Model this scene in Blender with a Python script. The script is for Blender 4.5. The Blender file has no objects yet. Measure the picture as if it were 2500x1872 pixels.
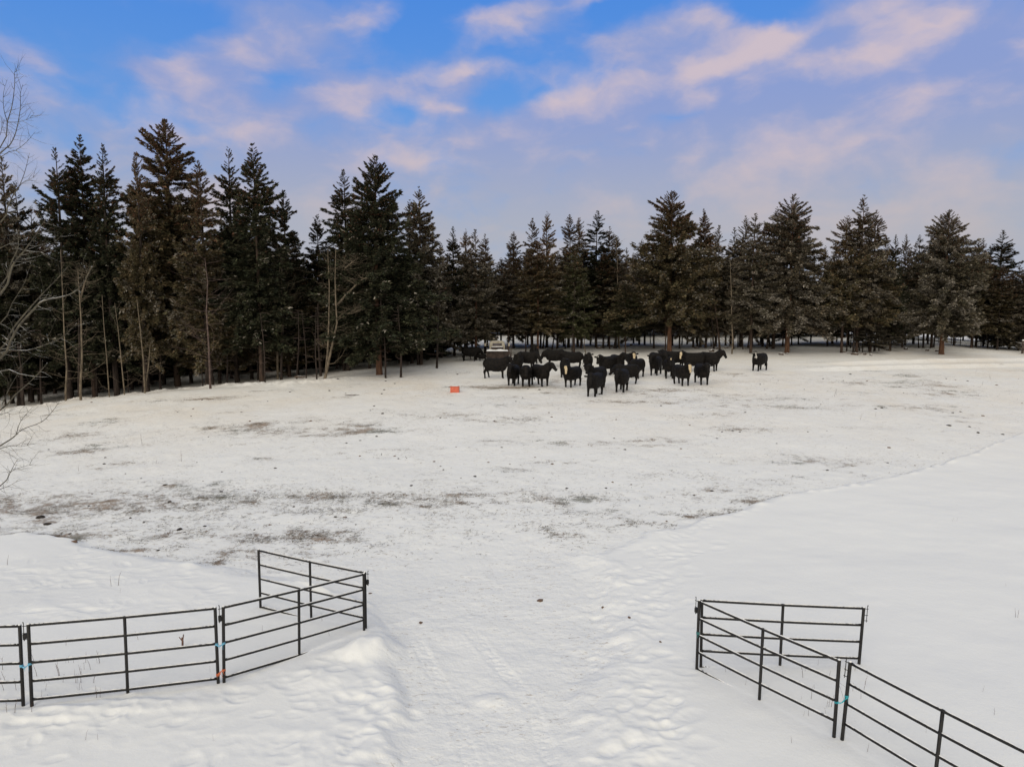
import bpy, math, random
import numpy as np
from mathutils import Vector, Matrix
R_ = math.radians
SC = bpy.context.scene
COL = SC.collection
random.seed(7)
RNG = np.random.default_rng(11)

# ------------------------------------------------------------------ camera
CAMH = 7.0; PITCH = 6.0; FPX = 1732.0      # metres, degrees, focal length in 2500-px-wide pixels
cd = bpy.data.cameras.new('camera'); cam = bpy.data.objects.new('camera', cd); COL.objects.link(cam)
cam.location = (0, 0, CAMH); cam.rotation_euler = (R_(90-PITCH), 0, 0)
cd.sensor_width = 36.0; cd.lens = 36.0*FPX/2500.0; cd.clip_start = 0.1; cd.clip_end = 4000
SC.camera = cam
ct, st = math.cos(R_(PITCH)), math.sin(R_(PITCH))
def ray(px, py):
    u = (px-1250.0)/FPX; v = (936.0-py)/FPX
    return (u, ct+v*st, -st+v*ct)
def at_depth(px, py, y):                    # the point of that sight line at ground distance y
    r = ray(px, py); t = y/r[1]
    return Vector((r[0]*t, y, CAMH+r[2]*t))
def azel(px, py):
    r = Vector(ray(px, py)).normalized()
    return math.atan2(r.x, r.y), math.asin(r.z)

# ------------------------------------------------------------------ view
SC.view_settings.view_transform = 'Standard'; SC.view_settings.look = 'None'
SC.view_settings.exposure = -0.09; SC.view_settings.gamma = 1.0
SC.render.resolution_x = 1024; SC.render.resolution_y = 766

# ------------------------------------------------------------------ sun
SUN_AZ, SUN_EL = R_(-160), R_(25)           # azimuth from +Y towards +X
sd = bpy.data.lights.new('sun', 'SUN'); sd.energy = 1.55; sd.angle = R_(40); sd.color = (1.0, 0.925, 0.82)
sun = bpy.data.objects.new('sun', sd); COL.objects.link(sun)
sv = Vector((math.sin(SUN_AZ)*math.cos(SUN_EL), math.cos(SUN_AZ)*math.cos(SUN_EL), math.sin(SUN_EL)))
sun.rotation_euler = sv.to_track_quat('Z', 'Y').to_euler(); sun.location = (-30, -20, 40)

# ------------------------------------------------------------------ sky
W = bpy.data.worlds.new('World'); SC.world = W; W.use_nodes = True
nt = W.node_tree; nt.nodes.clear()
def nd(t, **k):
    n = nt.nodes.new(t)
    for a, b in k.items(): setattr(n, a, b)
    return n
def lk(a, b): nt.links.new(a, b)
def mth(op, a, b=None, c=None, clamp=False):
    n = nd('ShaderNodeMath', operation=op, use_clamp=clamp)
    for i, v in enumerate((a, b, c)):
        if v is None: continue
        if hasattr(v, 'is_linked'): lk(v, n.inputs[i])
        else: n.inputs[i].default_value = v
    return n.outputs[0]
def mixc(f, a, b, bt='MIX'):
    n = nd('ShaderNodeMix', data_type='RGBA', blend_type=bt)
    for i, v in ((0, f), (6, a), (7, b)):
        if hasattr(v, 'is_linked'): lk(v, n.inputs[i])
        elif i == 0: n.inputs[0].default_value = v
        else: n.inputs[i].default_value = (*v, 1)
    return n.outputs[2]
def mrange(v, a, b, c=0.0, d=1.0, smooth=True):
    n = nd('ShaderNodeMapRange', interpolation_type='SMOOTHSTEP' if smooth else 'LINEAR')
    lk(v, n.inputs[0])
    for i, q in enumerate((a, b, c, d)): n.inputs[i+1].default_value = q
    return n.outputs[0]
tc = nd('ShaderNodeTexCoord'); sep = nd('ShaderNodeSeparateXYZ'); lk(tc.outputs['Generated'], sep.inputs[0])
AZ = mth('ARCTAN2', sep.outputs[0], sep.outputs[1]); EL = mth('ARCSINE', sep.outputs[2])
cmb = nd('ShaderNodeCombineXYZ'); lk(AZ, cmb.inputs[0]); lk(EL, cmb.inputs[1])
def noise(vec, scale, detail, rough, rot=0.0, sx=1.0, sy=1.0, off=0.0, dist=0.0):
    m = nd('ShaderNodeMapping'); lk(vec, m.inputs[0])
    m.inputs['Rotation'].default_value = (0, 0, rot); m.inputs['Scale'].default_value = (sx, sy, 1)
    m.inputs['Location'].default_value = (off, off*0.7, off)
    n = nd('ShaderNodeTexNoise'); lk(m.outputs[0], n.inputs['Vector'])
    n.inputs['Scale'].default_value = scale; n.inputs['Detail'].default_value = detail
    n.inputs['Roughness'].default_value = rough; n.inputs['Distortion'].default_value = dist
    return n
wn = noise(cmb.outputs[0], 7.0, 5, 0.55, sy=1.6, off=3.1)
sub = nd('ShaderNodeVectorMath', operation='SUBTRACT'); lk(wn.outputs['Color'], sub.inputs[0]); sub.inputs[1].default_value = (.5, .5, .5)
scl = nd('ShaderNodeVectorMath', operation='SCALE'); lk(sub.outputs[0], scl.inputs[0]); scl.inputs['Scale'].default_value = 0.06
wp = nd('ShaderNodeVectorMath', operation='ADD'); lk(cmb.outputs[0], wp.inputs[0]); lk(scl.outputs[0], wp.inputs[1])
WP = wp.outputs[0]
def blobs(lst, start):
    acc = start
    for (px, py, rx, ry, rot, amp) in lst:
        a, e = azel(px, py)
        m = nd('ShaderNodeMapping', vector_type='TEXTURE'); lk(WP, m.inputs[0])
        m.inputs['Location'].default_value = (a, e, 0); m.inputs['Rotation'].default_value = (0, 0, R_(rot))
        m.inputs['Scale'].default_value = (rx/FPX, ry/FPX, 1)
        g = nd('ShaderNodeTexGradient', gradient_type='SPHERICAL'); lk(m.outputs[0], g.inputs[0])
        s = mth('SMOOTH_MIN', g.outputs['Fac'], 1.0, 0.2)
        acc = mth('MULTIPLY_ADD', g.outputs['Fac'], amp, acc)
    return acc
n1 = noise(WP, 5.6, 5, 0.5, rot=-0.16, sx=1.0, sy=2.0, off=1.7)
n3 = noise(WP, 13.0, 6, 0.52, rot=-0.1, sx=1.0, sy=1.6, off=8.2)
n2 = noise(WP, 8.0, 5, 0.5, rot=-0.12, sx=1.0, sy=1.9, off=5.2)
# cloud cover: thick low in the sky, open higher up, with the big masses where they stand
cov = mrange(EL, R_(24), R_(7), 0.06, 1.15, smooth=False)
cov = mth('ADD', cov, mth('MULTIPLY', mth('SUBTRACT', n1.outputs['Fac'], 0.5), 2.1))
CLOUDS = [ # px, py, rx, ry, rot, amount
 (760, 90, 330, 120, 14, .85), (560, 140, 150, 80, 20, .5), (470, 150, 190, 60, 8, .5), (480, 205, 150, 50, 0, .5), (150, 175, 130, 40, -15, .45), (50, 130, 90, 40, 0, .4),
 (800, 235, 260, 60, 4, .6), (1130, 185, 260, 48, 4, .7), (1110, 262, 110, 30, 0, .5), (1330, 10, 260, 60, 10, .75),
 (1650, 60, 220, 80, 12, .75), (1840, 130, 420, 75, 14, .85), (1500, 230, 360, 75, 16, .6), (2200, 60, 420, 120, 14, .6), (2330, 200, 450, 160, 5, .8), (1250, 330, 420, 80, 14, .6), (1900, 330, 600, 120, 4, .5)]
HOLES = [
 (300, 60, 330, 110, 12, -.75), (200, 215, 210, 60, -6, -.9), (660, 195, 150, 60, 0, -.75), (980, 90, 200, 120, 25, -.55), (1260, 150, 260, 60, 12, -.55), (960, 265, 90, 35, 0, -.65),
 (1190, 240, 160, 40, 10, -.5), (1480, 25, 110, 50, 0, -.6), (1880, 30, 200, 75, -35, -.85), (1640, 292, 110, 24, 6, -.6), (460, 300, 80, 25, 0, -.4), (2250, 80, 70, 30, 10, -.35)]
cov = blobs(CLOUDS+HOLES, cov)
cov = mth('ADD', cov, mth('MULTIPLY', mth('SUBTRACT', n3.outputs['Fac'], 0.5), 1.0))
cf = mrange(cov, 0.05, 1.08)
# sun-warmed pink tops against the lavender undersides
lit = mth('MULTIPLY', mth('SUBTRACT', n2.outputs['Fac'], 0.50), 3.4)
lit = mth('ADD', lit, mth('MULTIPLY', mth('SUBTRACT', n3.outputs['Fac'], 0.5), 2.0))
LIT = [(470, 150, 170, 40, 10, .5), (490, 200, 130, 32, 5, .7), (740, 60, 260, 60, 14, .45), (800, 215, 220, 34, 4, .5), (1120, 172, 200, 26, 4, 1.0), (1110, 260, 100, 20, 0, .8), (1330, 10, 220, 40, 8, .8),
 (1620, 55, 150, 40, 12, .6), (1900, 105, 330, 34, 16, 1.1), (1700, 150, 200, 40, 14, .8), (1370, 225, 160, 40, 18, .7), (1150, 330, 160, 36, 16, .6), (2170, 130, 200, 45, 12, .6), (1020, 395, 150, 40, -8, .75), (1560, 345, 150, 22, 14, .4),
 (150, 330, 400, 80, 0, .45), (600, 420, 500, 110, 0, .25), (2350, 30, 200, 40, 15, .5), (280, 175, 120, 25, 0, .4), (2050, 600, 700, 120, 0, .35), (2200,500,500,120,0,.2)]
lit = blobs(LIT, lit)
lf = mrange(lit, -0.30, 1.25)
lav = mixc(mrange(EL, R_(4), R_(17)), (.45, .475, .55), (.275, .365, .68))
pink = mixc(mrange(EL, R_(3), R_(15)), (.515, .49, .515), (.64, .545, .62))
cloudc = mixc(lf, lav, pink)
skyt = nd('ShaderNodeTexSky', sky_type='NISHITA'); skyt.sun_disc = False
skyt.sun_elevation = SUN_EL; skyt.sun_rotation = SUN_AZ
nsk = nd('ShaderNodeVectorMath', operation='SCALE'); lk(skyt.outputs[0], nsk.inputs[0]); nsk.inputs['Scale'].default_value = 0.06
blue = mixc(mrange(EL, R_(8), R_(26)), (.17, .41, .88), (.068, .29, .90))
clear = mixc(0.2, blue, nsk.outputs[0])
vis = mixc(cf, clear, cloudc)
# unseen sky overhead and behind camera: warm overcast added to light the snow
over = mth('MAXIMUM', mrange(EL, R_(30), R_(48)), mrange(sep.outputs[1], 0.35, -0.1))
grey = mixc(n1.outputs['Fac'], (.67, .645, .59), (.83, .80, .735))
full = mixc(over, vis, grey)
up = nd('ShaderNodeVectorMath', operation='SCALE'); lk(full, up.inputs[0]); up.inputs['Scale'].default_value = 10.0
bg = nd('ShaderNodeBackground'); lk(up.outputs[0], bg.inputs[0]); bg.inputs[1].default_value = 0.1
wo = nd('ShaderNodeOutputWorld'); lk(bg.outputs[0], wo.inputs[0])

# ------------------------------------------------------------------ helpers
def tag(o, label=None, cat=None, group=None, kind=None):
    for k, v in (('label', label), ('category', cat), ('group', group), ('kind', kind)):
        if v: o[k] = v
    return o
def empty(name, loc=(0, 0, 0), rz=0.0, parent=None):
    o = bpy.data.objects.new(name, None); COL.objects.link(o); o.location = loc; o.rotation_euler = (0, 0, rz)
    o.empty_display_size = 0.3
    if parent: o.parent = parent
    return o
def mesh_np(name, v, f, mats, smooth=True, col=None, mi=None):
    """v (n,3) array, f list of tuples or (m,k) array"""
    me = bpy.data.meshes.new(name)
    v = np.asarray(v, dtype=np.float32)
    if isinstance(f, np.ndarray):
        m, k = f.shape
        me.vertices.add(len(v)); me.vertices.foreach_set('co', v.ravel())
        me.loops.add(m*k); me.loops.foreach_set('vertex_index', f.astype(np.int32).ravel())
        me.polygons.add(m); me.polygons.foreach_set('loop_start', np.arange(0, m*k, k, dtype=np.int32))
        me.update(calc_edges=True)
    else:
        me.from_pydata(v.tolist(), [], f); me.update()
    if col is not None:
        a = me.color_attributes.new('col', 'FLOAT_COLOR', 'POINT')
        c = np.ones((len(v), 4), dtype=np.float32); c[:, :3] = col; a.data.foreach_set('color', c.ravel())
    for mt in (mats if isinstance(mats, (list, tuple)) else [mats]): me.materials.append(mt)
    if mi is not None: me.polygons.foreach_set('material_index', np.asarray(mi, dtype=np.int32))
    me.polygons.foreach_set('use_smooth', np.full(len(me.polygons), smooth, dtype=bool))
    me.validate(); me.update()
    return me
def link(name, me, parent=None, loc=None, rz=None):
    o = bpy.data.objects.new(name, me); COL.objects.link(o)
    if parent: o.parent = parent
    if loc is not None: o.location = loc
    if rz is not None: o.rotation_euler = (0, 0, rz)
    return o
class MB:
    def __init__(s): s.v = []; s.f = []
    def add(s, v, f):
        o = len(s.v); s.v += [tuple(p) for p in v]; s.f += [tuple(i+o for i in q) for q in f]
    def box(s, c, d, rot=None, taper=1.0):
        x, y, z = d[0]/2, d[1]/2, d[2]/2
        P = [Vector((sx*x*(taper if sz > 0 else 1), sy*y*(taper if sz > 0 else 1), sz*z)) for sz in (-1, 1) for sy in (-1, 1) for sx in (-1, 1)]
        if rot is not None: P = [rot @ p for p in P]
        c = Vector(c)
        s.add([p+c for p in P], [(0, 2, 3, 1), (4, 5, 7, 6), (0, 1, 5, 4), (1, 3, 7, 5), (3, 2, 6, 7), (2, 0, 4, 6)])
    def tube(s, pts, rad, n=8, cap=True):
        pts = [Vector(p) for p in pts]
        if not isinstance(rad, (list, tuple, np.ndarray)): rad = [rad]*len(pts)
        rings = []; prev = None
        for i, p in enumerate(pts):
            d = (pts[min(i+1, len(pts)-1)]-pts[max(i-1, 0)])
            d = d.normalized() if d.length > 1e-9 else Vector((0, 0, 1))
            if prev is None:
                a = Vector((0, 0, 1)) if abs(d.z) < .9 else Vector((1, 0, 0)); u = d.cross(a).normalized()
            else:
                u = (prev-d*prev.dot(d)); u = u.normalized() if u.length > 1e-6 else d.orthogonal().normalized()
            prev = u; w = d.cross(u)
            rings.append([p+(u*math.cos(2*math.pi*k/n)+w*math.sin(2*math.pi*k/n))*rad[i] for k in range(n)])
        v = [q for r in rings for q in r]; f = []
        for i in range(len(rings)-1):
            for k in range(n):
                f.append((i*n+k, i*n+(k+1) % n, (i+1)*n+(k+1) % n, (i+1)*n+k))
        if cap:
            f.append(tuple(range(n-1, -1, -1))); f.append(tuple(range((len(rings)-1)*n, len(rings)*n)))
        s.add(v, f)
    def rings(s, R, cap=True):
        n = len(R[0]); v = [q for r in R for q in r]; f = []
        for i in range(len(R)-1):
            for k in range(n): f.append((i*n+k, i*n+(k+1) % n, (i+1)*n+(k+1) % n, (i+1)*n+k))
        if cap: f.append(tuple(range(n-1, -1, -1))); f.append(tuple(range((len(R)-1)*n, len(R)*n)))
        s.add(v, f)
    def mesh(s, name, mat, smooth=True): return mesh_np(name, s.v, s.f, mat, smooth)
    def build(s, name, mat, parent=None, smooth=True, loc=None): return link(name, s.mesh(name, mat, smooth), parent, loc)

# numpy value noise
_tab = np.random.default_rng(5).random((256, 256))
def vnoise(x, y):
    xi = np.floor(x).astype(int); yi = np.floor(y).astype(int); fx = x-xi; fy = y-yi
    fx = fx*fx*(3-2*fx); fy = fy*fy*(3-2*fy)
    g = lambda a, b: _tab[a & 255, b & 255]
    return (g(xi, yi)*(1-fx)+g(xi+1, yi)*fx)*(1-fy)+(g(xi, yi+1)*(1-fx)+g(xi+1, yi+1)*fx)*fy
def fbm(x, y, o=4, g=.5):
    a = 1; t = 0; s = 0
    for i in range(o):
        t = t+a*(vnoise(x*2**i+17.3*i, y*2**i+9.1*i)-.5); s += a; a *= g
    return t/s*2
def sstep(x, a, b):
    t = np.clip((x-a)/(b-a), 0, 1); return t*t*(3-2*t)

# ------------------------------------------------------------------ materials
def material(name, rough=.8, spec=.3):
    m = bpy.data.materials.new(name); m.use_nodes = True
    t = m.node_tree; b = t.nodes['Principled BSDF']; b.inputs['Roughness'].default_value = rough
    b.inputs['Specular IOR Level'].default_value = spec
    return m, t, b
def tn(t, typ, **k):
    n = t.nodes.new(typ)
    for a, b in k.items(): setattr(n, a, b)
    return n
def noisemat(name, c1, c2, scale=5.0, rough=.8, bump=0.0, bscale=None, spec=.3, stretch=(1, 1, 1), snow=None, metallic=0.0, lo=.35, hi=.65):
    """two-tone noise colour; snow=(threshold, colour) puts snow on upward faces, broken up by noise"""
    m, t, b = material(name, rough, spec); b.inputs['Metallic'].default_value = metallic
    co = tn(t, 'ShaderNodeTexCoord'); mp = tn(t, 'ShaderNodeMapping'); mp.inputs['Scale'].default_value = stretch
    t.links.new(co.outputs['Object'], mp.inputs[0])
    n = tn(t, 'ShaderNodeTexNoise'); n.inputs['Scale'].default_value = scale; n.inputs['Detail'].default_value = 6; t.links.new(mp.outputs[0], n.inputs['Vector'])
    r = tn(t, 'ShaderNodeValToRGB'); r.color_ramp.elements[0].position = lo; r.color_ramp.elements[1].position = hi
    r.color_ramp.elements[0].color = (*c1, 1); r.color_ramp.elements[1].color = (*c2, 1)
    t.links.new(n.outputs['Fac'], r.inputs[0]); out = r.outputs[0]
    if snow:
        ge = tn(t, 'ShaderNodeNewGeometry'); sp = tn(t, 'ShaderNodeSeparateXYZ'); t.links.new(ge.outputs['Normal'], sp.inputs[0])
        n2_ = tn(t, 'ShaderNodeTexNoise'); n2_.inputs['Scale'].default_value = snow[2]; n2_.inputs['Detail'].default_value = 4; t.links.new(ge.outputs['Position'], n2_.inputs['Vector'])
        ad = tn(t, 'ShaderNodeMath', operation='MULTIPLY_ADD'); t.links.new(n2_.outputs['Fac'], ad.inputs[0]); ad.inputs[1].default_value = snow[1]; t.links.new(sp.outputs[2], ad.inputs[2])
        mr = tn(t, 'ShaderNodeMapRange', interpolation_type='SMOOTHSTEP'); t.links.new(ad.outputs[0], mr.inputs[0]); mr.inputs[1].default_value = snow[0]; mr.inputs[2].default_value = snow[0]+.1
        mx = tn(t, 'ShaderNodeMix', data_type='RGBA'); t.links.new(mr.outputs[0], mx.inputs[0]); t.links.new(out, mx.inputs[6]); mx.inputs[7].default_value = (.8, .8, .8, 1)
        out = mx.outputs[2]
    t.links.new(out, b.inputs['Base Color'])
    if bump:
        bp = tn(t, 'ShaderNodeBump'); bp.inputs['Strength'].default_value = bump; bp.inputs['Distance'].default_value = .02
        n3 = tn(t, 'ShaderNodeTexNoise'); n3.inputs['Scale'].default_value = bscale or scale*3; n3.inputs['Detail'].default_value = 5; t.links.new(mp.outputs[0], n3.inputs['Vector'])
        t.links.new(n3.outputs['Fac'], bp.inputs['Height']); t.links.new(bp.outputs[0], b.inputs['Normal'])
    return m
M = {}
M['black_steel'] = noisemat('black_painted_steel', (.008, .008, .009), (.022, .020, .018), 30, .55, .25, 120, spec=.3, snow=(1.34, .55, 26))
M['snow_cap'] = noisemat('fallen_snow', (.80, .80, .80), (.86, .86, .86), 20, .9, .4, 60)
M['bark'] = noisemat('conifer_bark', (.030, .021, .016), (.085, .055, .040), 3, .95, 1.0, 9, stretch=(3, 3, .7))
M['bark_red'] = noisemat('red_brown_bark', (.055, .028, .018), (.15, .078, .046), 3, .95, 1.0, 9, stretch=(3, 3, .6))
M['bark_dark'] = noisemat('shaded_dark_bark', (.018, .013, .011), (.05, .036, .028), 3, .95, .6, 9, stretch=(3, 3, .7))  # darker copy of conifer bark, shade under the crowns put into its colour
M['bark_pale'] = noisemat('pale_aspen_bark', (.06, .048, .034), (.19, .15, .105), 4, .9, .6, 12, stretch=(2, 2, .8), lo=.3, hi=.6)
M['bark_twig'] = noisemat('grey_twig_bark', (.06, .04, .035), (.14, .10, .085), 6, .9, 0)
M['bark_snowy'] = noisemat('snowy_branch_bark', (.035, .03, .024), (.12, .105, .075), 9, .9, .5, 40, snow=(1.10, .75, 9))
M['fur_black'] = noisemat('black_cattle_hide', (.0025, .0024, .0024), (.012, .009, .0072), 7, .7, .5, 40, spec=.16)
M['fur_cream'] = noisemat('cream_face_hide', (.42, .32, .19), (.62, .51, .34), 14, .8, .3, 60)
M['fur_white'] = noisemat('white_marking_hide', (.30, .28, .25), (.55, .52, .47), 14, .8, .3, 60)
M['horn'] = noisemat('hoof_horn', (.01, .009, .008), (.03, .028, .025), 14, .6)

def foliage_mat():
    m, t, b = material('conifer_needles', .85, .15)
    a = tn(t, 'ShaderNodeAttribute', attribute_name='col')
    oi = tn(t, 'ShaderNodeObjectInfo')
    hs = tn(t, 'ShaderNodeHueSaturation'); t.links.new(a.outputs['Color'], hs.inputs['Color'])
    mr = tn(t, 'ShaderNodeMapRange'); t.links.new(oi.outputs['Random'], mr.inputs[0]); mr.inputs[3].default_value = .8; mr.inputs[4].default_value = 1.2
    t.links.new(mr.outputs[0], hs.inputs['Value']); t.links.new(hs.outputs[0], b.inputs['Base Color'])
    return m
M['needles'] = foliage_mat()
# ------------------------------------------------------------------ terrain shape
TC = [-900, 0, 350, 700, 1000, 1160, 1300, 1570, 1900, 2200, 2500, 3400]
TD = [0, 20, 30, 40, 46, 50, 55, 60, 66, 75, 90, 110, 140, 200]
TZ = [ # one row of heights per sight column
 [0, 0, .1, .2, .2, -.2, -.8, -1.3, -1.6, -2, -2.5, -3, -4, -5],
 [0, 0, .1, .35, .47, -.1, -.7, -1.1, -1.4, -1.8, -2.2, -2.8, -3.5, -4],
 [0, 0, .35, .85, 1.2, 1.32, .5, .1, -.1, -.3, -.5, -.8, -1.5, -2],
 [0, 0, .5, 1.1, 1.4, 1.58, 1.72, 1.3, 1.1, 1.0, .9, .8, .5, 0],
 [0, 0, .6, 1.35, 1.65, 1.85, 2.1, 2.3, 2.1, 2.1, 2.2, 2.3, 2, 1.5],
 [0, 0, .65, 1.45, 1.75, 1.92, 2.12, 2.35, 2.55, 2.75, 3.0, 3.1, 3, 2.5],
 [0, 0, .65, 1.5, 1.75, 1.9, 2.08, 2.25, 2.45, 2.7, 3.1, 3.5, 3.4, 3],
 [0, 0, .6, 1.45, 1.75, 1.95, 2.15, 2.3, 2.45, 2.65, 3.1, 3.65, 3.6, 3],
 [0, 0, .5, 1.3, 1.65, 1.95, 2.2, 2.35, 2.5, 2.8, 3.3, 3.6, 3.2, 2.5],
 [0, 0, .4, 1.1, 1.45, 1.75, 2.0, 2.2, 2.45, 2.85, 3.3, 3.0, 2.2, 2],
 [0, 0, .15, .7, 1.05, 1.35, 1.65, 1.95, 2.25, 2.55, 2.3, 1.6, 1, .5],
 [0, 0, 0, .5, .8, 1.1, 1.4, 1.7, 1.8, 1.6, 1.2, .8, .5, 0]]
_gc = np.arange(-900, 3401, 20.0); _gd = np.arange(0, 201, 1.0)
_t1 = np.array([np.interp(_gd, TD, r) for r in TZ])
_g = np.array([np.interp(_gc, TC, _t1[:, j]) for j in range(len(_gd))]).T
def _blur(a, k, ax):
    w = np.exp(-0.5*(np.arange(-3*k, 3*k+1)/k)**2); w /= w.sum()
    pad = [(0, 0), (0, 0)]; pad[ax] = (3*k, 3*k)
    return np.apply_along_axis(lambda r: np.convolve(r, w, 'valid'), ax, np.pad(a, pad, mode='edge'))
_g = _blur(_g, 4, 0); _g[:, :] = _blur(_g, 1, 1)
def colpx(x, y): return 1250+FPX*np.asarray(x)/(np.maximum(y, .3)*.9945+.63)
def hbase(x, y):
    x = np.asarray(x, float); y = np.asarray(y, float)
    c = (np.clip(colpx(x, y), -900, 3399)+900)/20.0; d = np.clip(y, 0, 199.5)
    ci = np.minimum(c.astype(int), len(_gc)-2); di = d.astype(int); fc = c-ci; fd = d-di
    z = (_g[ci, di]*(1-fc)+_g[ci+1, di]*fc)*(1-fd)+(_g[ci, di+1]*(1-fc)+_g[ci+1, di+1]*fc)*fd
    return z - np.maximum(y-200, 0)*.004
def ground_hit(px, py, fn=None, lo=6.0, hi=150.0):
    fn = fn or hbase
    r = ray(px, py); ys = np.arange(lo, hi, .25); t = ys/r[1]
    z = CAMH+r[2]*t; h = fn(r[0]*t, ys); k = np.argmax(z < h)
    if not (z < h).any(): k = len(ys)-1
    return float(r[0]*t[k]), float(ys[k]-.12)
# edge of the trampled field: untouched snow lies nearer than this
_bl = [(-900, 1300), (0, 1310), (110, 1308), (200, 1330), (330, 1352), (450, 1375), (640, 1402), (700, 1412)]
_br = [(1470, 1345), (1560, 1318), (1680, 1278), (1860, 1225), (1931, 1206), (2060, 1184), (2170, 1164), (2293, 1133), (2387, 1103), (2452, 1076), (2500, 1055), (3400, 930)]
_bp = [(c, ground_hit(min(max(c, -60), 2560), p)[1]) for c, p in _bl+_br]
_BC = [b[0] for b in _bp]; _BY = [b[1] for b in _bp]
_ll = [(900, 1990), (935, 1872), (955, 1700), (950, 1600), (930, 1530), (905, 1490), (860, 1450), (760, 1425), (700, 1412)]
_lr = [(1360, 1990), (1400, 1872), (1480, 1700), (1520, 1600), (1520, 1500), (1490, 1400), (1430, 1330)]
_L = sorted([ground_hit(*p, lo=4)[::-1] for p in _ll]); _Rr = sorted([ground_hit(*p, lo=4)[::-1] for p in _lr])
def trampled(x, y, soft=.42):
    x = np.asarray(x, float); y = np.asarray(y, float)
    w = fbm(x*.9, y*.9, 3)*.35
    fld = sstep(y+w*1.2-np.interp(colpx(x, y), _BC, _BY), -soft*1.5, soft*1.5)
    xl = np.interp(y, [p[0] for p in _L], [p[1] for p in _L]); xr = np.interp(y, [p[0] for p in _Rr], [p[1] for p in _Rr])
    lane = sstep(x+w-xl, -soft, soft)*sstep(xr-(x+w), -soft*2, soft*2)*(y < max(_L[-1][0], _Rr[-1][0]))
    return np.maximum(fld, lane)
def ground(x, y):
    t = trampled(x, y); z = hbase(x, y)-.16*t
    z = z+.09*4*t*(1-t)*.6
    z = z+fbm(np.asarray(x)*.22, np.asarray(y)*.22, 3)*.05
    return z
def gz(x, y): return float(ground(np.array([x]), np.array([y]))[0])
def place(px, py):
    x, y = ground_hit(px, py, ground); return Vector((x, y, gz(x, y)))
# ------------------------------------------------------------------ snow sheet
cols = np.concatenate([np.linspace(-900, -80, 60)[:-1], np.linspace(-80, 2580, 1500), np.linspace(2580, 3400, 60)[1:]])
pys = np.concatenate([np.linspace(2350, 1900, 60)[:-1], np.linspace(1900, 1000, 760)[:-1], np.linspace(1000, 880, 190)[:-1]])
rows = [(CAMH)/math.tan(math.atan((p-936)/FPX)+R_(PITCH)) for p in pys]   # where a level sight line would land
rows = np.array([.6, 1.5, 2.5]+[r for r in rows if r > 3]); rows = rows[rows < 55]
rows = np.concatenate([rows, np.arange(rows[-1]+.12, 80, .16), np.arange(80, 130, .8), np.array([135, 145, 160, 180, 200, 300, 500, 1000, 2500])])
Cg, Yg = np.meshgrid(cols, rows); Xg = (Cg-1250)/FPX*(Yg*.9945+.63)
Tg = trampled(Xg, Yg); Zg = ground(Xg, Yg)
near = 1-sstep(Yg, 60, 90)
# uneven, trodden surface of the field
Zg += Tg*near*(fbm(Xg*2.2, Yg*2.2, 4, .6)*.022+fbm(Xg*.9+40, Yg*.9, 2)*.03)
Zg += (1-Tg)*near*(fbm(Xg*.55+9, Yg*.8, 3)*.035)
# broken lip of ploughed snow along the edge
ed = 4*Tg*(1-Tg); Zg += ed*near*np.maximum(fbm(Xg*1.7+5, Yg*1.7, 3), 0)*.10
# low bank of pushed snow at the left edge of the wood
yb = np.array([ground_hit(c, p)[1] for c, p in ((-80, 1012), (0, 1000), (350, 955), (700, 932), (850, 918))]); bc = [-80, 0, 350, 700, 850]
bank = np.exp(-((Yg-np.interp(Cg, bc, yb)+.6)/.9)**2)*(1-sstep(Cg, 800, 1000))
Zg += bank*(.16+.22*fbm(Xg*1.1, Yg*1.1, 4, .65))
def row_range(y0, y1): return max(np.searchsorted(rows, y0)-1, 0), min(np.searchsorted(rows, y1)+1, len(rows))
def dent(x, y, ang, L, Wd, dep, rim=.35):
    r0, r1 = row_range(y-L*2.4, y+L*2.4); c0 = colpx(x-L*2.4, y); c1 = colpx(x+L*2.4, y)
    k0 = max(np.searchsorted(cols, c0-12)-1, 0); k1 = min(np.searchsorted(cols, c1+12)+1, len(cols))
    if r1 <= r0 or k1 <= k0: return
    X = Xg[r0:r1, k0:k1]-x; Y = Yg[r0:r1, k0:k1]-y
    a = X*math.cos(ang)+Y*math.sin(ang); b = -X*math.sin(ang)+Y*math.cos(ang)
    q = (a/L)**2+(b/Wd)**2
    Zg[r0:r1, k0:k1] += -dep*np.exp(-q*q*.8)+dep*rim*np.exp(-((np.sqrt(q)-1.45)/.35)**2)
rr = random.Random(3)
BANDS = [ # polyline in pixels, half-width px, how many, deepness
 ([(0, 1720), (180, 1745), (480, 1705), (760, 1650), (900, 1590)], 34, 150, .075), ([(0, 1800), (400, 1780), (800, 1720), (930, 1690)], 45, 120, .06),
 ([(860, 1872), (900, 1760), (930, 1660)], 60, 95, .085), ([(0, 1400), (160, 1420), (330, 1395), (520, 1425)], 28, 150, .06), ([(0, 1500), (250, 1490), (540, 1470)], 22, 90, .05),
 ([(20, 1460), (160, 1380), (240, 1350)], 22, 70, .06), ([(700, 1860), (860, 1830)], 60, 40, .05), ([(420, 1865), (760, 1800)], 25, 30, .05),
 ([(1480, 1872), (1560, 1760), (1600, 1640), (1570, 1520), (1600, 1400), (1680, 1310)], 66, 400, .075), ([(1620, 1872), (1640, 1790), (1600, 1690)], 40, 60, .07),
 ([(1440, 1640), (1500, 1500), (1480, 1420)], 50, 140, .05), ([(1700, 1290), (1830, 1235)], 12, 30, .05)]
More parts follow.
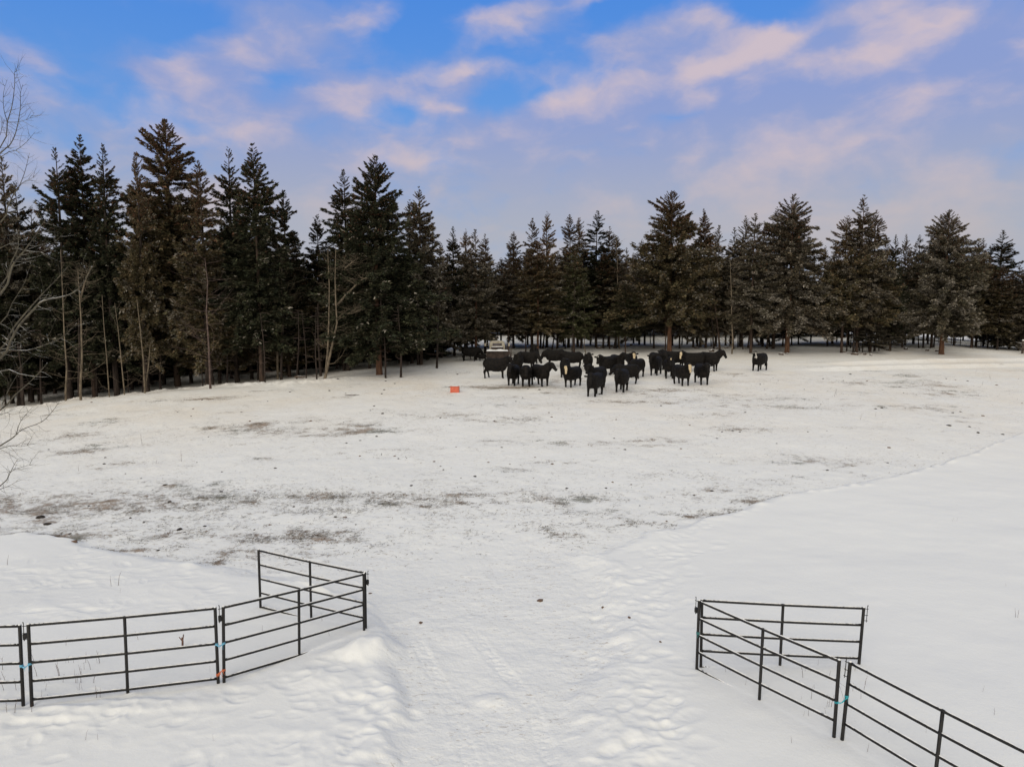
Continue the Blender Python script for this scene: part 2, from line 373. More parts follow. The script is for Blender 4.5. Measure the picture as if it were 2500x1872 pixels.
for pl, hw, n, dp in BANDS:
    for i in range(int(n*.62)):
        t = rr.random()*(len(pl)-1); k = min(int(t), len(pl)-2); f = t-k
        px = pl[k][0]*(1-f)+pl[k+1][0]*f+rr.gauss(0, hw*.75); py = pl[k][1]*(1-f)+pl[k+1][1]*f+rr.gauss(0, hw*.6)
        x, y = ground_hit(px, min(py, 1930)); s = rr.uniform(.7, 1.8)
        dent(x, y, rr.gauss(.1, .7), (.17 if py > 1600 or px > 1300 else .26)*s, .10*s, dp*.18*rr.uniform(.4, 1.2), .22)
# mound shoved up beside the end post of the left panel
for (px, py, L, Wd, h, a) in ((905, 1580, .50, .36, .15, .9), (880, 1600, .5, .3, .1, .2), (790, 1655, .6, .35, .06, 0), (330, 1735, 1.3, .2, .05, .05), (1200, 1690, .28, .2, .05, 0), (150, 1755, 1.0, .2, .05, 0)):
    x, y = ground_hit(px, py); dent(x, y, a, L, Wd, -h, 0)
# the lane: shallow wind-and-hoof ripples
lane = Tg*(Yg < 24); Zg += lane*fbm(Xg*2.2, Yg*6, 3, .55)*.008
# two tyre tracks with cleat marks
TR = [[(1175, 1930), (1157, 1865), (1126, 1758), (1092, 1672), (1045, 1599), (1015, 1543), (972, 1500), (942, 1475), (880, 1430), (800, 1400)],
      [(1395, 1930), (1363, 1865), (1333, 1801), (1303, 1728), (1264, 1651), (1208, 1590), (1165, 1543), (1101, 1496), (1058, 1466), (980, 1430), (880, 1395)]]
for tr in TR:
    P = np.array(sorted([ground_hit(*p, lo=4) for p in tr], key=lambda q: q[1]))
    sel = Yg < P[-1, 1]+1
    dx = np.gradient(P[:, 0], P[:, 1])
    xc = np.interp(Yg, P[:, 1], P[:, 0])+.05*fbm(Yg*.7, Yg*0, 2); sl = np.interp(Yg, P[:, 1], dx)
    a = (Xg-xc)/np.sqrt(1+sl**2); m = (1-sstep(np.abs(a), .10, .17))*(Yg > 4)*(1-sstep(Yg, P[-1, 1]-4, P[-1, 1]))
    fade = .35+.65*sstep(fbm(Xg*.8+3, Yg*.8, 2), -.4, .4)
    Zg += m*fade*(-.006+.003*np.sin(Yg*2*math.pi/.17+np.abs(a)*16)+.014*fbm(Xg*12, Yg*12, 3))
    Zg += fade*.006*np.exp(-((np.abs(a)-.20)/.05)**2)*(Yg < P[-1, 1])
# wheel ruts passing along the edge of the far wood
for c0, c1, pa, pb in ((1950, 2560, 884, 872), (1900, 2560, 898, 884)):
    ya, yb2 = ground_hit(c0, pa)[1], ground_hit(c1, pb)[1]
    yc = np.interp(Cg, [c0, c1], [ya, yb2]); Zg += (np.exp(-((Yg-yc)/.5)**2)*.16-np.exp(-((Yg-yc+1.3)/.5)**2)*.10)*sstep(Cg, c0, c0+150)
# bare-grass patches showing through
PATCH = [(480, 1215, 600, 26, .42), (300, 1290, 420, 28, .5), (1000, 1205, 460, 18, .38), (1300, 938, 260, 10, .5), (1720, 962, 300, 12, .35), (650, 1045, 420, 16, .3), (1500, 1240, 260, 14, .35), (2150, 930, 260, 10, .3), (1150, 1010, 340, 10, .3),
 (163, 1059, 95, 9, .75), (120, 1100, 110, 9, .35), (210, 1092, 70, 9, .5), (529, 1039, 75, 7, .8), (632, 1030, 34, 7, 1.3), (740, 1021, 90, 6, .7), (890, 1031, 60, 10, .9), (905, 1046, 60, 6, .7), (840, 1053, 160, 5, .35),
 (120, 1245, 240, 42, .5), (60, 1205, 130, 22, .35), (420, 1235, 260, 30, .4), (90, 1262, 70, 12, .6), (285, 1330, 110, 9, .95), (170, 1302, 110, 12, .9), (60, 1310, 90, 6, .6), (400, 1300, 200, 16, .5), (350, 1335, 70, 9, .6),
 (793, 1296, 95, 18, .85), (640, 1310, 130, 18, .5), (720, 1280, 90, 10, .4), (560, 1330, 90, 10, .4), (880, 1310, 90, 12, .5), (842, 1236, 60, 8, .75), (720, 1235, 130, 20, .4), (560, 1190, 160, 20, .3), (945, 1222, 70, 8, .6), (780, 1200, 120, 14, .35),
 (540, 1365, 26, 6, .8), (1128, 1220, 30, 6, .85), (1060, 1222, 60, 8, .4), (1420, 1207, 75, 9, 1.1), (1370, 1215, 60, 6, .7), (1320, 1205, 60, 8, .4), (1368, 1293, 55, 13, 1.0), (1330, 1281, 50, 9, .8), (1430, 1283, 60, 6, .7), (1290, 1288, 60, 7, .6),
 (1590, 1266, 110, 6, .75), (1480, 1272, 90, 6, .5), (1685, 1248, 40, 6, .9), (1740, 1245, 70, 7, .7), (1795, 1233, 50, 9, 1.1), (1830, 1215, 60, 8, .6), (1880, 1210, 60, 7, .5), (925, 1106, 60, 6, .7), (980, 1100, 40, 6, .5), (700, 1108, 120, 8, .35),
 (1266, 1018, 110, 8, .55), (1430, 1018, 60, 6, .35), (1160, 1088, 30, 5, .4), (1950, 988, 75, 6, .95), (2206, 911, 50, 4, .9), (2127, 900, 40, 3, .9), (2050, 893, 90, 3, .5), (2206, 1150, 30, 3, .8), (2293, 1132, 24, 4, .8), (1810, 1042, 110, 8, .45),
 (1808, 926, 150, 5, .45), (1870, 1161, 40, 5, .6), (1944, 1157, 20, 4, .6), (1250, 938, 130, 6, .5), (1360, 924, 90, 6, .6), (1620, 946, 130, 6, .6), (1500, 975, 170, 7, .35), (1340, 985, 110, 6, .3), (1205, 985, 100, 6, .3),
 (60, 1012, 140, 4, .5), (420, 972, 110, 4, .6), (520, 966, 70, 3, .5), (1120, 905, 60, 4, .5), (1045, 890, 60, 3, .4), (1130, 980, 90, 4, .3), (1690, 1010, 120, 8, .25), (2000, 1110, 160, 8, .25), (1650, 1150, 180, 14, .3), (1100, 1290, 120, 14, .3), (2300, 960, 130, 10, .3)]
DI = np.zeros_like(Xg); _pw = []
for (px, py, rx, ry, am) in PATCH:
    x, y = ground_hit(px, py); y2 = ground_hit(px, max(py-ry, 870))[1]; y1 = ground_hit(px, py+ry)[1]
    sx = rx*y/FPX*.8; sy = max((y2-y1)/2, .25)*.8
    r0, r1 = row_range(y-sy*3.2, y+sy*3.2); X = Xg[r0:r1]; Y = Yg[r0:r1]
    DI[r0:r1] += .72*am*np.exp(-((X-x)/sx)**2-((Y-y)/sy)**2); _pw.append((x, y, sx, sy, am))
field = sstep(Yg-np.interp(Cg, _BC, _BY), -.1, .8)*(1-sstep(Yg, 55, 75))
DI = DI*Tg+field*(.46+.40*fbm(Xg*.35, Yg*.35, 3)+.75*np.maximum(fbm(Xg*.16+3, (Yg-.12*Xg)*.55, 3), 0))
DI += .35*sstep(Yg, 57, 66)*(Cg > 1150)*(.4+fbm(Xg*.5, Yg*.5, 3))
DI = np.clip(DI, 0, 1.4)
WM = sstep(Yg, 22, 50)*np.clip(.75+.5*fbm(Xg*.12, Yg*.12, 2), 0, 1)*(1-.35*sstep(Yg, 70, 90))
nr, nc = Xg.shape
V = np.stack([Xg, Yg, Zg], -1).reshape(-1, 3)
ii = (np.arange(nr-1)[:, None]*nc+np.arange(nc-1)[None]).reshape(-1)
F = np.stack([ii, ii+1, ii+1+nc, ii+nc], -1)
def snow_mat():
    m, t, b = material('trodden_snow', .85, .25)
    L = t.links.new
    at = tn(t, 'ShaderNodeAttribute', attribute_name='col'); sp = tn(t, 'ShaderNodeSeparateColor'); L(at.outputs['Color'], sp.inputs[0])
    geo = tn(t, 'ShaderNodeNewGeometry')
    def N(scale, det, rough=.6, st=(1, 1, 1), rot=0, dist=0):
        mp = tn(t, 'ShaderNodeMapping'); mp.inputs['Scale'].default_value = st; mp.inputs['Rotation'].default_value = (0, 0, rot); L(geo.outputs['Position'], mp.inputs[0])
        n = tn(t, 'ShaderNodeTexNoise'); n.inputs['Scale'].default_value = scale; n.inputs['Detail'].default_value = det; n.inputs['Roughness'].default_value = rough; n.inputs['Distortion'].default_value = dist
        L(mp.outputs[0], n.inputs['Vector']); return n.outputs['Fac']
    def Mt(op, a, b_=None, c=None):
        n = tn(t, 'ShaderNodeMath', operation=op)
        for i, v in enumerate((a, b_, c)):
            if v is None: continue
            if hasattr(v, 'is_linked'): L(v, n.inputs[i])
            else: n.inputs[i].default_value = v
        return n.outputs[0]
    def MR(v, a, b_, c=0, d=1):
        n = tn(t, 'ShaderNodeMapRange', interpolation_type='SMOOTHSTEP'); L(v, n.inputs[0])
        for i, q in enumerate((a, b_, c, d)): n.inputs[i+1].default_value = q
        return n.outputs[0]
    def MX(f, a, b_):
        n = tn(t, 'ShaderNodeMix', data_type='RGBA')
        for i, v in ((0, f), (6, a), (7, b_)):
            if hasattr(v, 'is_linked'): L(v, n.inputs[i])
            elif i: n.inputs[i].default_value = (*v, 1)
            else: n.inputs[0].default_value = v
        return n.outputs[2]
    dirt = sp.outputs[0]; warm = sp.outputs[1]; tramp = sp.outputs[2]
    wisp = N(6.5, 9, .76, (.6, 2.4, 1), .2, 1.2); wisp2 = N(9, 8, .74, (2.6, .8, 1), -.5, 1.0); clod = N(2.1, 6, .7)
    w = Mt('MAXIMUM', wisp, wisp2)
    clump = N(1.1, 5, .7, (.7, 1.3, 1), .4, .4)
    th = Mt('ADD', Mt('MULTIPLY', dirt, .25), Mt('MULTIPLY', Mt('SUBTRACT', clod, .5), .42)); th = Mt('ADD', th, Mt('MULTIPLY', Mt('SUBTRACT', clump, .5), .50))
    g = MR(Mt('ADD', w, th), .79, .90)
    g = Mt('MULTIPLY', g, MR(dirt, .02, .16))
    gcol = MX(N(.6, 3), (.15, .097, .056), (.33, .21, .125)); gcol = MX(MR(N(.23, 2), .5, .6), gcol, (.12, .12, .08))
    sn = MX(N(.5, 3), (.80, .81, .81), (.84, .845, .835))
    dirty = MX(N(3, 8, .7), (.66, .57, .46), (.87, .825, .74))
    sn = MX(Mt('MULTIPLY', warm, MR(N(.35, 6, .65), .3, .7, .3, .8)), sn, dirty)
    speck = MR(N(9, 5, .75, (.7, 1.6, 1), 0, .5), .55, .68)
    sn = MX(Mt('MULTIPLY', Mt('MULTIPLY', speck, tramp), Mt('MULTIPLY', MR(N(.4, 4), .36, .60), .75)), sn, (.34, .28, .22))
    L(MX(Mt('MULTIPLY', g, .82), sn, gcol), b.inputs['Base Color'])
    bp = tn(t, 'ShaderNodeBump'); bp.inputs['Distance'].default_value = .03
    h = Mt('ADD', Mt('MULTIPLY', N(5, 6, .65), MR(tramp, 0, 1, .32, 1.0)), Mt('MULTIPLY', g, .35))
    h = Mt('ADD', h, Mt('MULTIPLY', N(22, 4, .6), MR(tramp, 0, 1, .10, .28)))
    L(h, bp.inputs['Height']); bp.inputs['Strength'].default_value = 1.0
    L(bp.outputs[0], b.inputs['Normal'])
    return m
M['snow'] = snow_mat()
gcolr = np.stack([DI/1.4*1.0, WM, Tg], -1).reshape(-1, 3)
gcolr[:, 0] = DI.reshape(-1)
gr = link('snow_ground', mesh_np('snow_ground', V, F, M['snow'], True, gcolr)); tag(gr, 'snow covered pasture, trampled beyond the gateway and rising to the wood', kind='structure')
def surf(x, y):
    """height of the finished snow sheet"""
    c = float(colpx(x, y)); i = int(np.clip(np.searchsorted(rows, y)-1, 0, nr-2)); j = int(np.clip(np.searchsorted(cols, c)-1, 0, nc-2))
    fy = (y-rows[i])/(rows[i+1]-rows[i]); fx = (c-cols[j])/(cols[j+1]-cols[j]); fx = min(max(fx, 0), 1); fy = min(max(fy, 0), 1)
    return float((Zg[i, j]*(1-fx)+Zg[i, j+1]*fx)*(1-fy)+(Zg[i+1, j]*(1-fx)+Zg[i+1, j+1]*fx)*fy)
def on(px, py, dz=0.0):
    x, y = ground_hit(px, py, ground); return Vector((x, y, surf(x, y)+dz))

# ------------------------------------------------------------------ straw and dead grass lying in the patches
def straw():
    wts = np.array([p[2]*p[3]*p[4]/(8+p[1]) for p in _pw]); wts /= wts.sum(); n = 60000
    k = RNG.choice(len(_pw), n, p=wts); P = np.array(_pw)[k]
    sp = np.where(RNG.random(n) < .5, .7, 1.9); x = P[:, 0]+RNG.normal(0, .8, n)*P[:, 2]*sp; y = P[:, 1]+RNG.normal(0, .9, n)*P[:, 3]*sp
    keep = (fbm(x*1.6, y*1.6, 4)+RNG.normal(0, .2, n) > .08) & (trampled(x, y) > .6)
    x = x[keep]; y = y[keep]
    z = np.array([surf(a, b) for a, b in zip(x, y)]); n = len(x)
    a = RNG.normal(.15, .75, n); L = RNG.uniform(.05, .19, n); w = RNG.uniform(.003, .007, n)
    lift = RNG.uniform(-.005, .04, n)
    d = np.stack([np.cos(a), np.sin(a), lift*2], -1)*L[:, None]; s = np.stack([-np.sin(a), np.cos(a), np.zeros(n)], -1)*w[:, None]
    c = np.stack([x, y, z+.012], -1); bend = np.stack([RNG.normal(0, .015, n), RNG.normal(0, .015, n), np.abs(RNG.normal(0, .012, n))], -1)
    v = np.stack([c-d/2-s, c-d/2+s, c+bend+s, c+bend-s, c+d/2+s*.3, c+d/2-s*.3], 1).reshape(-1, 3)
    i = np.arange(n)*6; f = np.concatenate([np.stack([i, i+1, i+2, i+3], -1), np.stack([i+3, i+2, i+4, i+5], -1)])
    base = np.array([(.10, .075, .045), (.16, .11, .065), (.085, .085, .045), (.22, .16, .10), (.06, .045, .035)])
    cc = base[RNG.integers(0, 5, n)]*RNG.uniform(.7, 1.2, (n, 1))
    m, t, b = material('dead_grass', .95, .1); at = tn(t, 'ShaderNodeAttribute', attribute_name='col'); t.links.new(at.outputs['Color'], b.inputs['Base Color'])
    M['grass'] = m
    o = link('dead_grass', mesh_np('dead_grass', v, f, m, False, np.repeat(cc, 6, 0)))
    tag(o, 'flattened dead grass and straw showing through the trampled snow', 'grass', kind='stuff')
straw()

# ------------------------------------------------------------------ dung, clods, sticks and weed stalks
M['dung'] = noisemat('dark_dung', (.014, .011, .009), (.045, .034, .026), 20, .8, .6, 50)
M['dung2'] = noisemat('frozen_brown_clod', (.10, .065, .045), (.24, .16, .12), 20, .9, .6, 50)
def lump(seed, fl=.4, n=9, m=6):
    r = random.Random(seed); ph = [r.uniform(0, 6) for _ in range(6)]
    R = []
    for i in range(m):
        a = -math.pi/2+math.pi*(i+.5)/m
        R.append([Vector((math.cos(a)*math.cos(2*math.pi*k/n)*(1+.3*math.sin(3*2*math.pi*k/n+ph[0]+i)), math.cos(a)*math.sin(2*math.pi*k/n)*(.7+.2*math.sin(2*2*math.pi*k/n+ph[1])), fl*math.sin(a)*(1+.3*math.sin(5*k+ph[2])))) for k in range(n)])
    b = MB(); b.rings(R); return b
LM = [[lump(s, .35).mesh('clod', M['dung' if j == 0 else 'dung2']) for s in range(4)] for j in range(2)]
rc = random.Random(21)
def clod(px, py, wpx, kind=0, label=None, group='manure clods scattered over the field', name='manure_clod', sx=1.0):
    p = on(px, py); s = wpx*p.y/FPX/2
    o = link(name, LM[kind][rc.randrange(4)], None, p+Vector((0, 0, s*.12)), rc.uniform(-.5, .5) if sx > 1.2 else rc.uniform(0, 6)); o.scale = (s*sx, s, s*rc.uniform(.7, 1.2))
    return tag(o, label or ('small dark manure clod lying on the trampled snow' if kind == 0 else 'small brown frozen clod lying on the trampled snow'), 'clod', group if kind == 0 else 'brown frozen clods scattered over the field')
BIG = [(105, 1264, 24, 0, 'broad ragged dark dung pat, upper of the two pats at the far left'), (121, 1279, 20, 0, 'smooth black oval dung pat just below the ragged pat at far left'), (443, 1292, 17, 0, 'flat black dung pat alone between the left panels and the field'),
 (418, 1226, 12, 0, 'dark crumbly dung pat in the thin grass at left centre'), (188, 1321, 16, 1, 'snow dusted brown lump at the edge of the untouched left snow'), (935, 1011, 9, 0, 'black dung pat right of the largest grass patch'), (123, 1098, 6, 0, 'black clod at the left end of the brown grass streak below the branches'),
 (407, 1186, 11, 0, 'flat dark pat in clean snow left of centre'), (1317, 943+8, 7, 0, 'black clod in front of the cows between the left and middle of the herd'), (662, 1277, 8, 1, 'reddish lump standing alone right of the black pat'),
 (391, 1347, 8, 0, 'dark wedge shaped pat just above the left trodden snow'), (2384, 1057, 10, 0, 'dark oblong pat at the right end of the field near the smooth snow'), (2313, 1038, 12, 0, 'low dark crescent pat near the right end of the field'), (1525, 1099, 7, 0, 'black round clod in the clean snow below the herd'),
 (1029, 1520, 12, 1, 'reddish brown dung with a snow cap between the tyre tracks'), (1318, 1467, 18, 1, 'brown snow capped dung in the middle of the lane'), (1470, 1478, 10, 1, 'frosted brown tuft beside the right trodden snow'), (1534, 1503, 11, 1, 'reddish lump on the left edge of the right trodden snow'),
 (1609, 1569, 9, 1, 'small reddish lump among the right footprints nearest the right gate'), (906, 1448, 9, 1, 'small red brown lump right of the end post of the left panels'), (912, 1201, 8, 1, 'round brown clod above the olive grass in mid field'), (1370, 850, 9, 0, 'dark boulder-like lump under the middle trees')]
for q in BIG[:21]: clod(q[0], q[1], q[2], q[3], q[4], group=None, name='dung_pat')
n = 0
while n < 150:
    px = rc.uniform(0, 2500); py = 880+(rc.random()**1.3)*440
    x, y = ground_hit(px, py)
    if y > 58 or trampled(np.array([x]), np.array([y]))[0] < .9 or (py > 1250 and 900 < px < 1450 and rc.random() < .8): continue
    clod(px, py, rc.uniform(2.5, 6.5)*(1+(py-880)/700), 0 if rc.random() < .72 else 1); n += 1
M['stalk'] = noisemat('dry_weed_stalk', (.05, .03, .025), (.17, .09, .065), 20, .9)
def stalk_mesh(seed):
    r = random.Random(seed); b = MB(); h = 1.0; lx, ly = r.uniform(-.22, .22), r.uniform(-.15, .15)
    pts = [(0, 0, -.15), (lx*.2, ly*.2, .3), (lx*.55+r.uniform(-.04, .04), ly*.6, .65), (lx, ly, h)]
    b.tube(pts, [.012, .011, .008, .004], 4)
    for k in range(r.randrange(0, 4)):
        z = r.uniform(.4, .9); a = r.uniform(0, 6); p = Vector((lx*z*.9, ly*z*.9, z))
        b.tube([p, p+Vector((math.cos(a)*.09, math.sin(a)*.09, .14))], [.006, .003], 3)
    return b.mesh('weed_stalk', M['stalk'])
SM = [stalk_mesh(s) for s in range(6)]
def stalk(px, py, h, grp, lab):
    p = on(px, py); o = link('weed_stalk', SM[rc.randrange(6)], None, p, rc.uniform(0, 6)); o.scale = (h*1.3, h*1.3, h)
    return tag(o, lab, 'weed', grp)
for i in range(34): stalk(rc.uniform(90, 255), rc.uniform(1610, 1705), rc.uniform(.08, .28), 'weed stalks behind the second panel from the left', 'thin dry weed stalk poking through snow behind the long left panel')
for i in range(9): stalk(rc.uniform(0, 52), rc.uniform(1620, 1745), rc.uniform(.1, .3), 'weed stalks behind the leftmost panel', 'thin dry weed stalk in the snow at the leftmost panel')
for px, py, h in ((25, 1375, .3), (278, 1430, .3), (295, 1430, .35), (300, 1452, .12), (170, 1572, .2), (345, 1560, .2), (220, 1804, .16), (250, 1812, .14), (528, 1800, .12), (30, 1748, .2), (90, 1750, .2), (520, 1640, .1), (645, 1545, .16), (808, 1556, .14), (790, 1520, .2)):
    stalk(px, py, h, 'weed stalks in the untouched left snow', 'lone dry weed stalk in the smooth snow near the left panels')
for i in range(22): stalk(rc.uniform(1940, 2110), rc.uniform(1640, 1760) , rc.uniform(.08, .24), 'weed stalks between the right panels', 'thin dry weed stalk poking through snow around the right panels')
for px, py, h in ((1767, 1640, .12), (1778, 1632, .1), (1815, 1668, .1), (1955, 1745, .1), (1925, 1812, .14), (2108, 1838, .16), (2250, 1788, .1), (2160, 1795, .14), (2388, 1689, .12), (2415, 1750, .14), (2470, 1508, .22), (2475, 1508, .22), (2448, 1430, .1), (2320, 1270, .15), (2330, 1272, .12), (1990, 1630, .12)):
    stalk(px, py, h, 'weed stalks in the untouched right snow', 'lone dry weed stalk in the smooth snow on the right')
for px, py, h in ((350, 1085, .5), (446, 1125, .55), (196, 1150, .3), (385, 1130, .2), (2035, 968, .5), (2040, 965, .4), (2415, 925, .4), (2395, 940, .35), (2098, 1025, .35), (2135, 1018, .3), (1694, 955, .4), (2380, 910, .3), (2250, 940, .3)):
    stalk(px, py, h, 'tall dry weeds standing in the trampled field', 'tall reddish dry weed standing in the trampled field')
def stick(px, py, wpx, label, lift=.04, mat='bark', th=.03):
    p = on(px, py); L = wpx*p.y/FPX; b = MB()
    b.tube([(-L/2, 0, lift), (-L*.2, .02, lift*1.2), (L*.2, -.03, lift), (L/2, .04, lift*1.5)], [th*.6, th, th*.8, th*.3], 6)
    b.tube([(L*.05, 0, lift), (L*.3, .12, lift+.06)], [th*.5, th*.2], 5)
    tag(b.build('fallen_branch', M[mat], loc=p), label, 'branch')
stick(860, 967, 34, 'thin broken branch lying on the snow left of the orange box')
stick(1475, 838, 60, 'dark fallen branch on the snow behind the middle trunks', .1, th=.06)
b = MB(); b.tube([(0, 0, -.05), (.01, 0, .12), (.0, .0, .2)], [.022, .02, .013], 6); b.tube([(0, 0, .13), (-.06, 0, .21)], [.012, .008], 5); b.tube([(.01, 0, .12), (.03, .01, .26)], [.012, .012], 5)
tag(b.build('broken_stem', noisemat('red_stem', (.1, .05, .04), (.2, .11, .08), 20), loc=on(452, 1575)), 'short reddish broken stem standing behind the second left panel', 'stem')
# ------------------------------------------------------------------ steel corral panels
def gp(px, py):                 # foot of a post: on the level yard
    r = ray(px, py); t = -(CAMH)/r[2]; return Vector((r[0]*t, r[1]*t, 0))
def toppt(px, py, y):           # its top, straight above the same distance
    return at_depth(px, py, y)
def snow_strip(b, p, q, w, seed):
    r = random.Random(seed); n = max(int((q-p).length/.035), 4); d = (q-p); side = Vector((-d.y, d.x, 0)).normalized()
    R = []
    for i in range(n+1):
        c = p+d*(i/n); h = max(.003, .007+r.uniform(-.005, .007)+.003*math.sin(i*.9+seed)); ww = w*r.uniform(.65, .95)
        if i in (0, n): h *= .3; ww *= .5
        R.append([c+side*ww, c+side*ww*.5+Vector((0, 0, h*.85)), c+Vector((0, 0, h)), c-side*ww*.5+Vector((0, 0, h*.85)), c-side*ww, c-Vector((0, 0, .012))])
    b.rings(R)
def corral_panel(label, A, B, nb=5, drop=.02, latch=None, midfoot=None, seed=0, spacing=.342, foot_depth=.12):
    """A, B = (foot, top) of the two end posts"""
    root = empty('corral_panel', A[0]); tag(root, label, 'corral panel', 'black steel corral panels of the gateway')
    o0 = A[0]; rp = .029
    loc = lambda v: v-o0
    ends = []
    for (ft, tp) in (A, B):
        b = MB(); up = (tp-ft).normalized(); f2 = ft-up*foot_depth
        b.tube([loc(f2), loc(ft), loc(ft+(tp-ft)*.5), loc(tp-up*.004), loc(tp)], [rp, rp, rp, rp, rp*.82], 12)
        b.build('post', M['black_steel'], root); ends.append(up)
        c = MB(); r_ = random.Random(seed+7); tt = loc(tp)
        c.rings([[tt+Vector((math.cos(k*.785)*rp*s, math.sin(k*.785)*rp*s, z)) for k in range(8)] for s, z in ((.8, -.002), (.95, .006), (.6, .016), (.15, .02))])
        c.build('snow_cap', M['snow_cap'], root)
    d = (B[1]-A[1]); mids = []
    sb = MB()
    for k in range(nb):
        p = A[1]-ends[0]*(drop+spacing*k)+d.normalized()*rp*.8; q = B[1]-ends[1]*(drop+spacing*k)-d.normalized()*rp*.8
        b = MB(); n = 12; r_ = random.Random(seed*10+k)
        b.tube([loc(p+(q-p)*(i/n)+Vector((0, 0, -.012*math.sin(math.pi*i/n)))) for i in range(n+1)], .0255, 10)
        b.build('rail', M['black_steel'], root)
        up = Vector((0, 0, .0225)); m = p+(q-p)*.5+Vector((0, 0, -.012))
        snow_strip(sb, loc(p+up+Vector((0,0,-.002))), loc(m+up-Vector((0,0,.001))), .0155, seed*7+k); snow_strip(sb, loc(m+up-Vector((0,0,.001))), loc(q+up+Vector((0,0,-.002))), .0155, seed*7+k+50)
        mids.append(m)
    sb.build('rail_snow', M['snow_cap'], root)
    top = mids[0]; bot = top-(ends[0]+ends[1]).normalized()*(1.46 if midfoot is None else midfoot)
    b = MB(); b.box((0, 0, 0), (.001, .001, .001)); b = MB(); up = (top-bot).normalized()
    b.tube([loc(bot), loc(bot+up*.3), loc(top-up*.018)], .027, 10); b.build('post', M['black_steel'], root)
    # pin latch beside one end post
    if latch:
        end, box = latch; ft, tp = (A, B)[end]; dirn = (d.normalized() if end else -d.normalized()); b = MB()
        rodx = tp+dirn*.075-ends[end]*.0; z = ends[end]
        b.tube([loc(rodx+z*.03), loc(rodx-z*.30)], .0065, 6)
        b.tube([loc(rodx+z*.03+dirn*.0), loc(rodx+z*.045+dirn*.012)], .009, 6)
        for dz in (.03, .16, .27): b.tube([loc(tp-z*dz+dirn*.022), loc(tp-z*dz+dirn*.095)], .006, 6)
        b.build('latch_pin', M['black_steel'], root)
        if box:
            b = MB(); rt = Matrix.Rotation(math.atan2(dirn.y, dirn.x), 3, 'Z'); b.box(loc(tp-z*.215+dirn*.062), (.052, .045, .085), rt); b.tube([loc(tp-z*.25+dirn*.065), loc(tp-z*.285+dirn*.065)], .009, 6)
            b.build('latch_box', M['black_steel'], root, smooth=False)
    return root
def post(bx, by, tx, ty, dz=0.0):
    ft = gp(bx, by); tp = toppt(tx, ty, ft.y); return (ft, tp)
L0r = post(57, 1722, 48, 1525); L1l = post(78, 1723, 69, 1523); L1r = post(533, 1668, 525, 1482); L2l = post(547, 1666, 545, 1480)
L2r = post(889, 1540, 888, 1399); L3f = post(636, 1480, 631, 1341); L3n = post(893, 1534, 891, 1396)
R1l = post(1701, 1630, 1707, 1465); R1r = post(2036, 1797, 2049, 1610); R0l = post(1711, 1625, 1714, 1463); R0r = post(2097, 1621, 2109, 1482); R2l = post(2056, 1804, 2076, 1615)
dl = (L0r[0]-gp(-560, 1745)); L0l = (L0r[0]-Vector((3.03, .12, 0)), L0r[1]-Vector((3.03, .12, -.0)))
dr = (post(2284, 1935, 2294, 1725)[0]-R2l[0]); dr.z = 0
mid = at_depth(2294, 1725, 9.62); dtop = (mid-R2l[1]); k = 1.52/Vector((dtop.x, dtop.y, 0)).length; R2r = (R2l[0]+Vector((dtop.x*2*k, dtop.y*2*k, -.35)), R2l[1]+dtop*2*k)
corral_panel('leftmost corral panel, mostly cut off by the edge of the picture', L0l, L0r, seed=1)
corral_panel('long black panel facing the camera, second from the left', L1l, L1r, latch=(0, True), seed=2)
corral_panel('left panel angled back toward the field, with the orange twine at its near foot', L2l, L2r, latch=(0, True), seed=3)
corral_panel('black panel folded back behind the left end post, farthest left panel', L3n, L3f, latch=(0, True), seed=4, midfoot=1.45)
corral_panel('right panel running from the gate end post toward the camera', R1l, R1r, latch=(0, True), seed=5, midfoot=1.42)
corral_panel('back panel on the right, square to the camera behind the slanting one', R0l, R0r, latch=(1, False), seed=6, midfoot=1.36)
corral_panel('nearest right panel, running out of the lower right corner', R2l, R2r, latch=(0, False), seed=7, midfoot=1.5)

def twine(label, p, q, col, seed, wraps=3, sag=.03, tails=3, both=True):
    r = random.Random(seed); b = MB()
    ra = .03
    for c in ((p, q) if both else (p,)):
        n = wraps*12; b.tube([c+Vector((math.cos(i*2*math.pi/12)*ra, math.sin(i*2*math.pi/12)*ra, (i/n-.5)*.045+r.uniform(-.004, .004))) for i in range(n+1)], .0055, 5)
    if both:
        for s in range(2):
            b.tube([p+(q-p)*t+Vector((0, -.03, -sag*math.sin(math.pi*t)+.012*math.sin(t*9+s*2))) for t in [i/8 for i in range(9)]], .006, 5)
    for k in range(tails):
        c = (q if r.random() < .6 else p+(q-p)*.5) if both else p; a = r.uniform(-1.2, 1.2)
        b.tube([c+Vector((0, -.032, 0)), c+Vector((.02*a, -.045, -.025)), c+Vector((.05*a, -.045, -.06-.05*r.random()))], [.0045, .004, .002], 4)
    tag(b.build('baling_twine', M[col]), label, 'twine')
def fibre(n, c1, c2): return noisemat(n, c1, c2, 60, .7)
M['tw_blue'] = fibre('blue_twine', (.08, .30, .48), (.25, .60, .78)); M['tw_orange'] = fibre('orange_twine', (.45, .09, .03), (.75, .22, .10))
M['tw_teal'] = fibre('teal_twine', (.02, .28, .34), (.06, .50, .56)); M['tw_green'] = fibre('dark_green_twine', (.02, .10, .10), (.08, .25, .25))
alongp = lambda P, h: P[0]+(P[1]-P[0])*h
twine('pale blue twine tying the leftmost panel to the long left one', alongp(L0r, .50), alongp(L1l, .52), 'tw_blue', 1)
twine('light blue twine tying the long left panel to the angled left one', alongp(L1r, .52), alongp(L2l, .52), 'tw_blue', 2, tails=2)
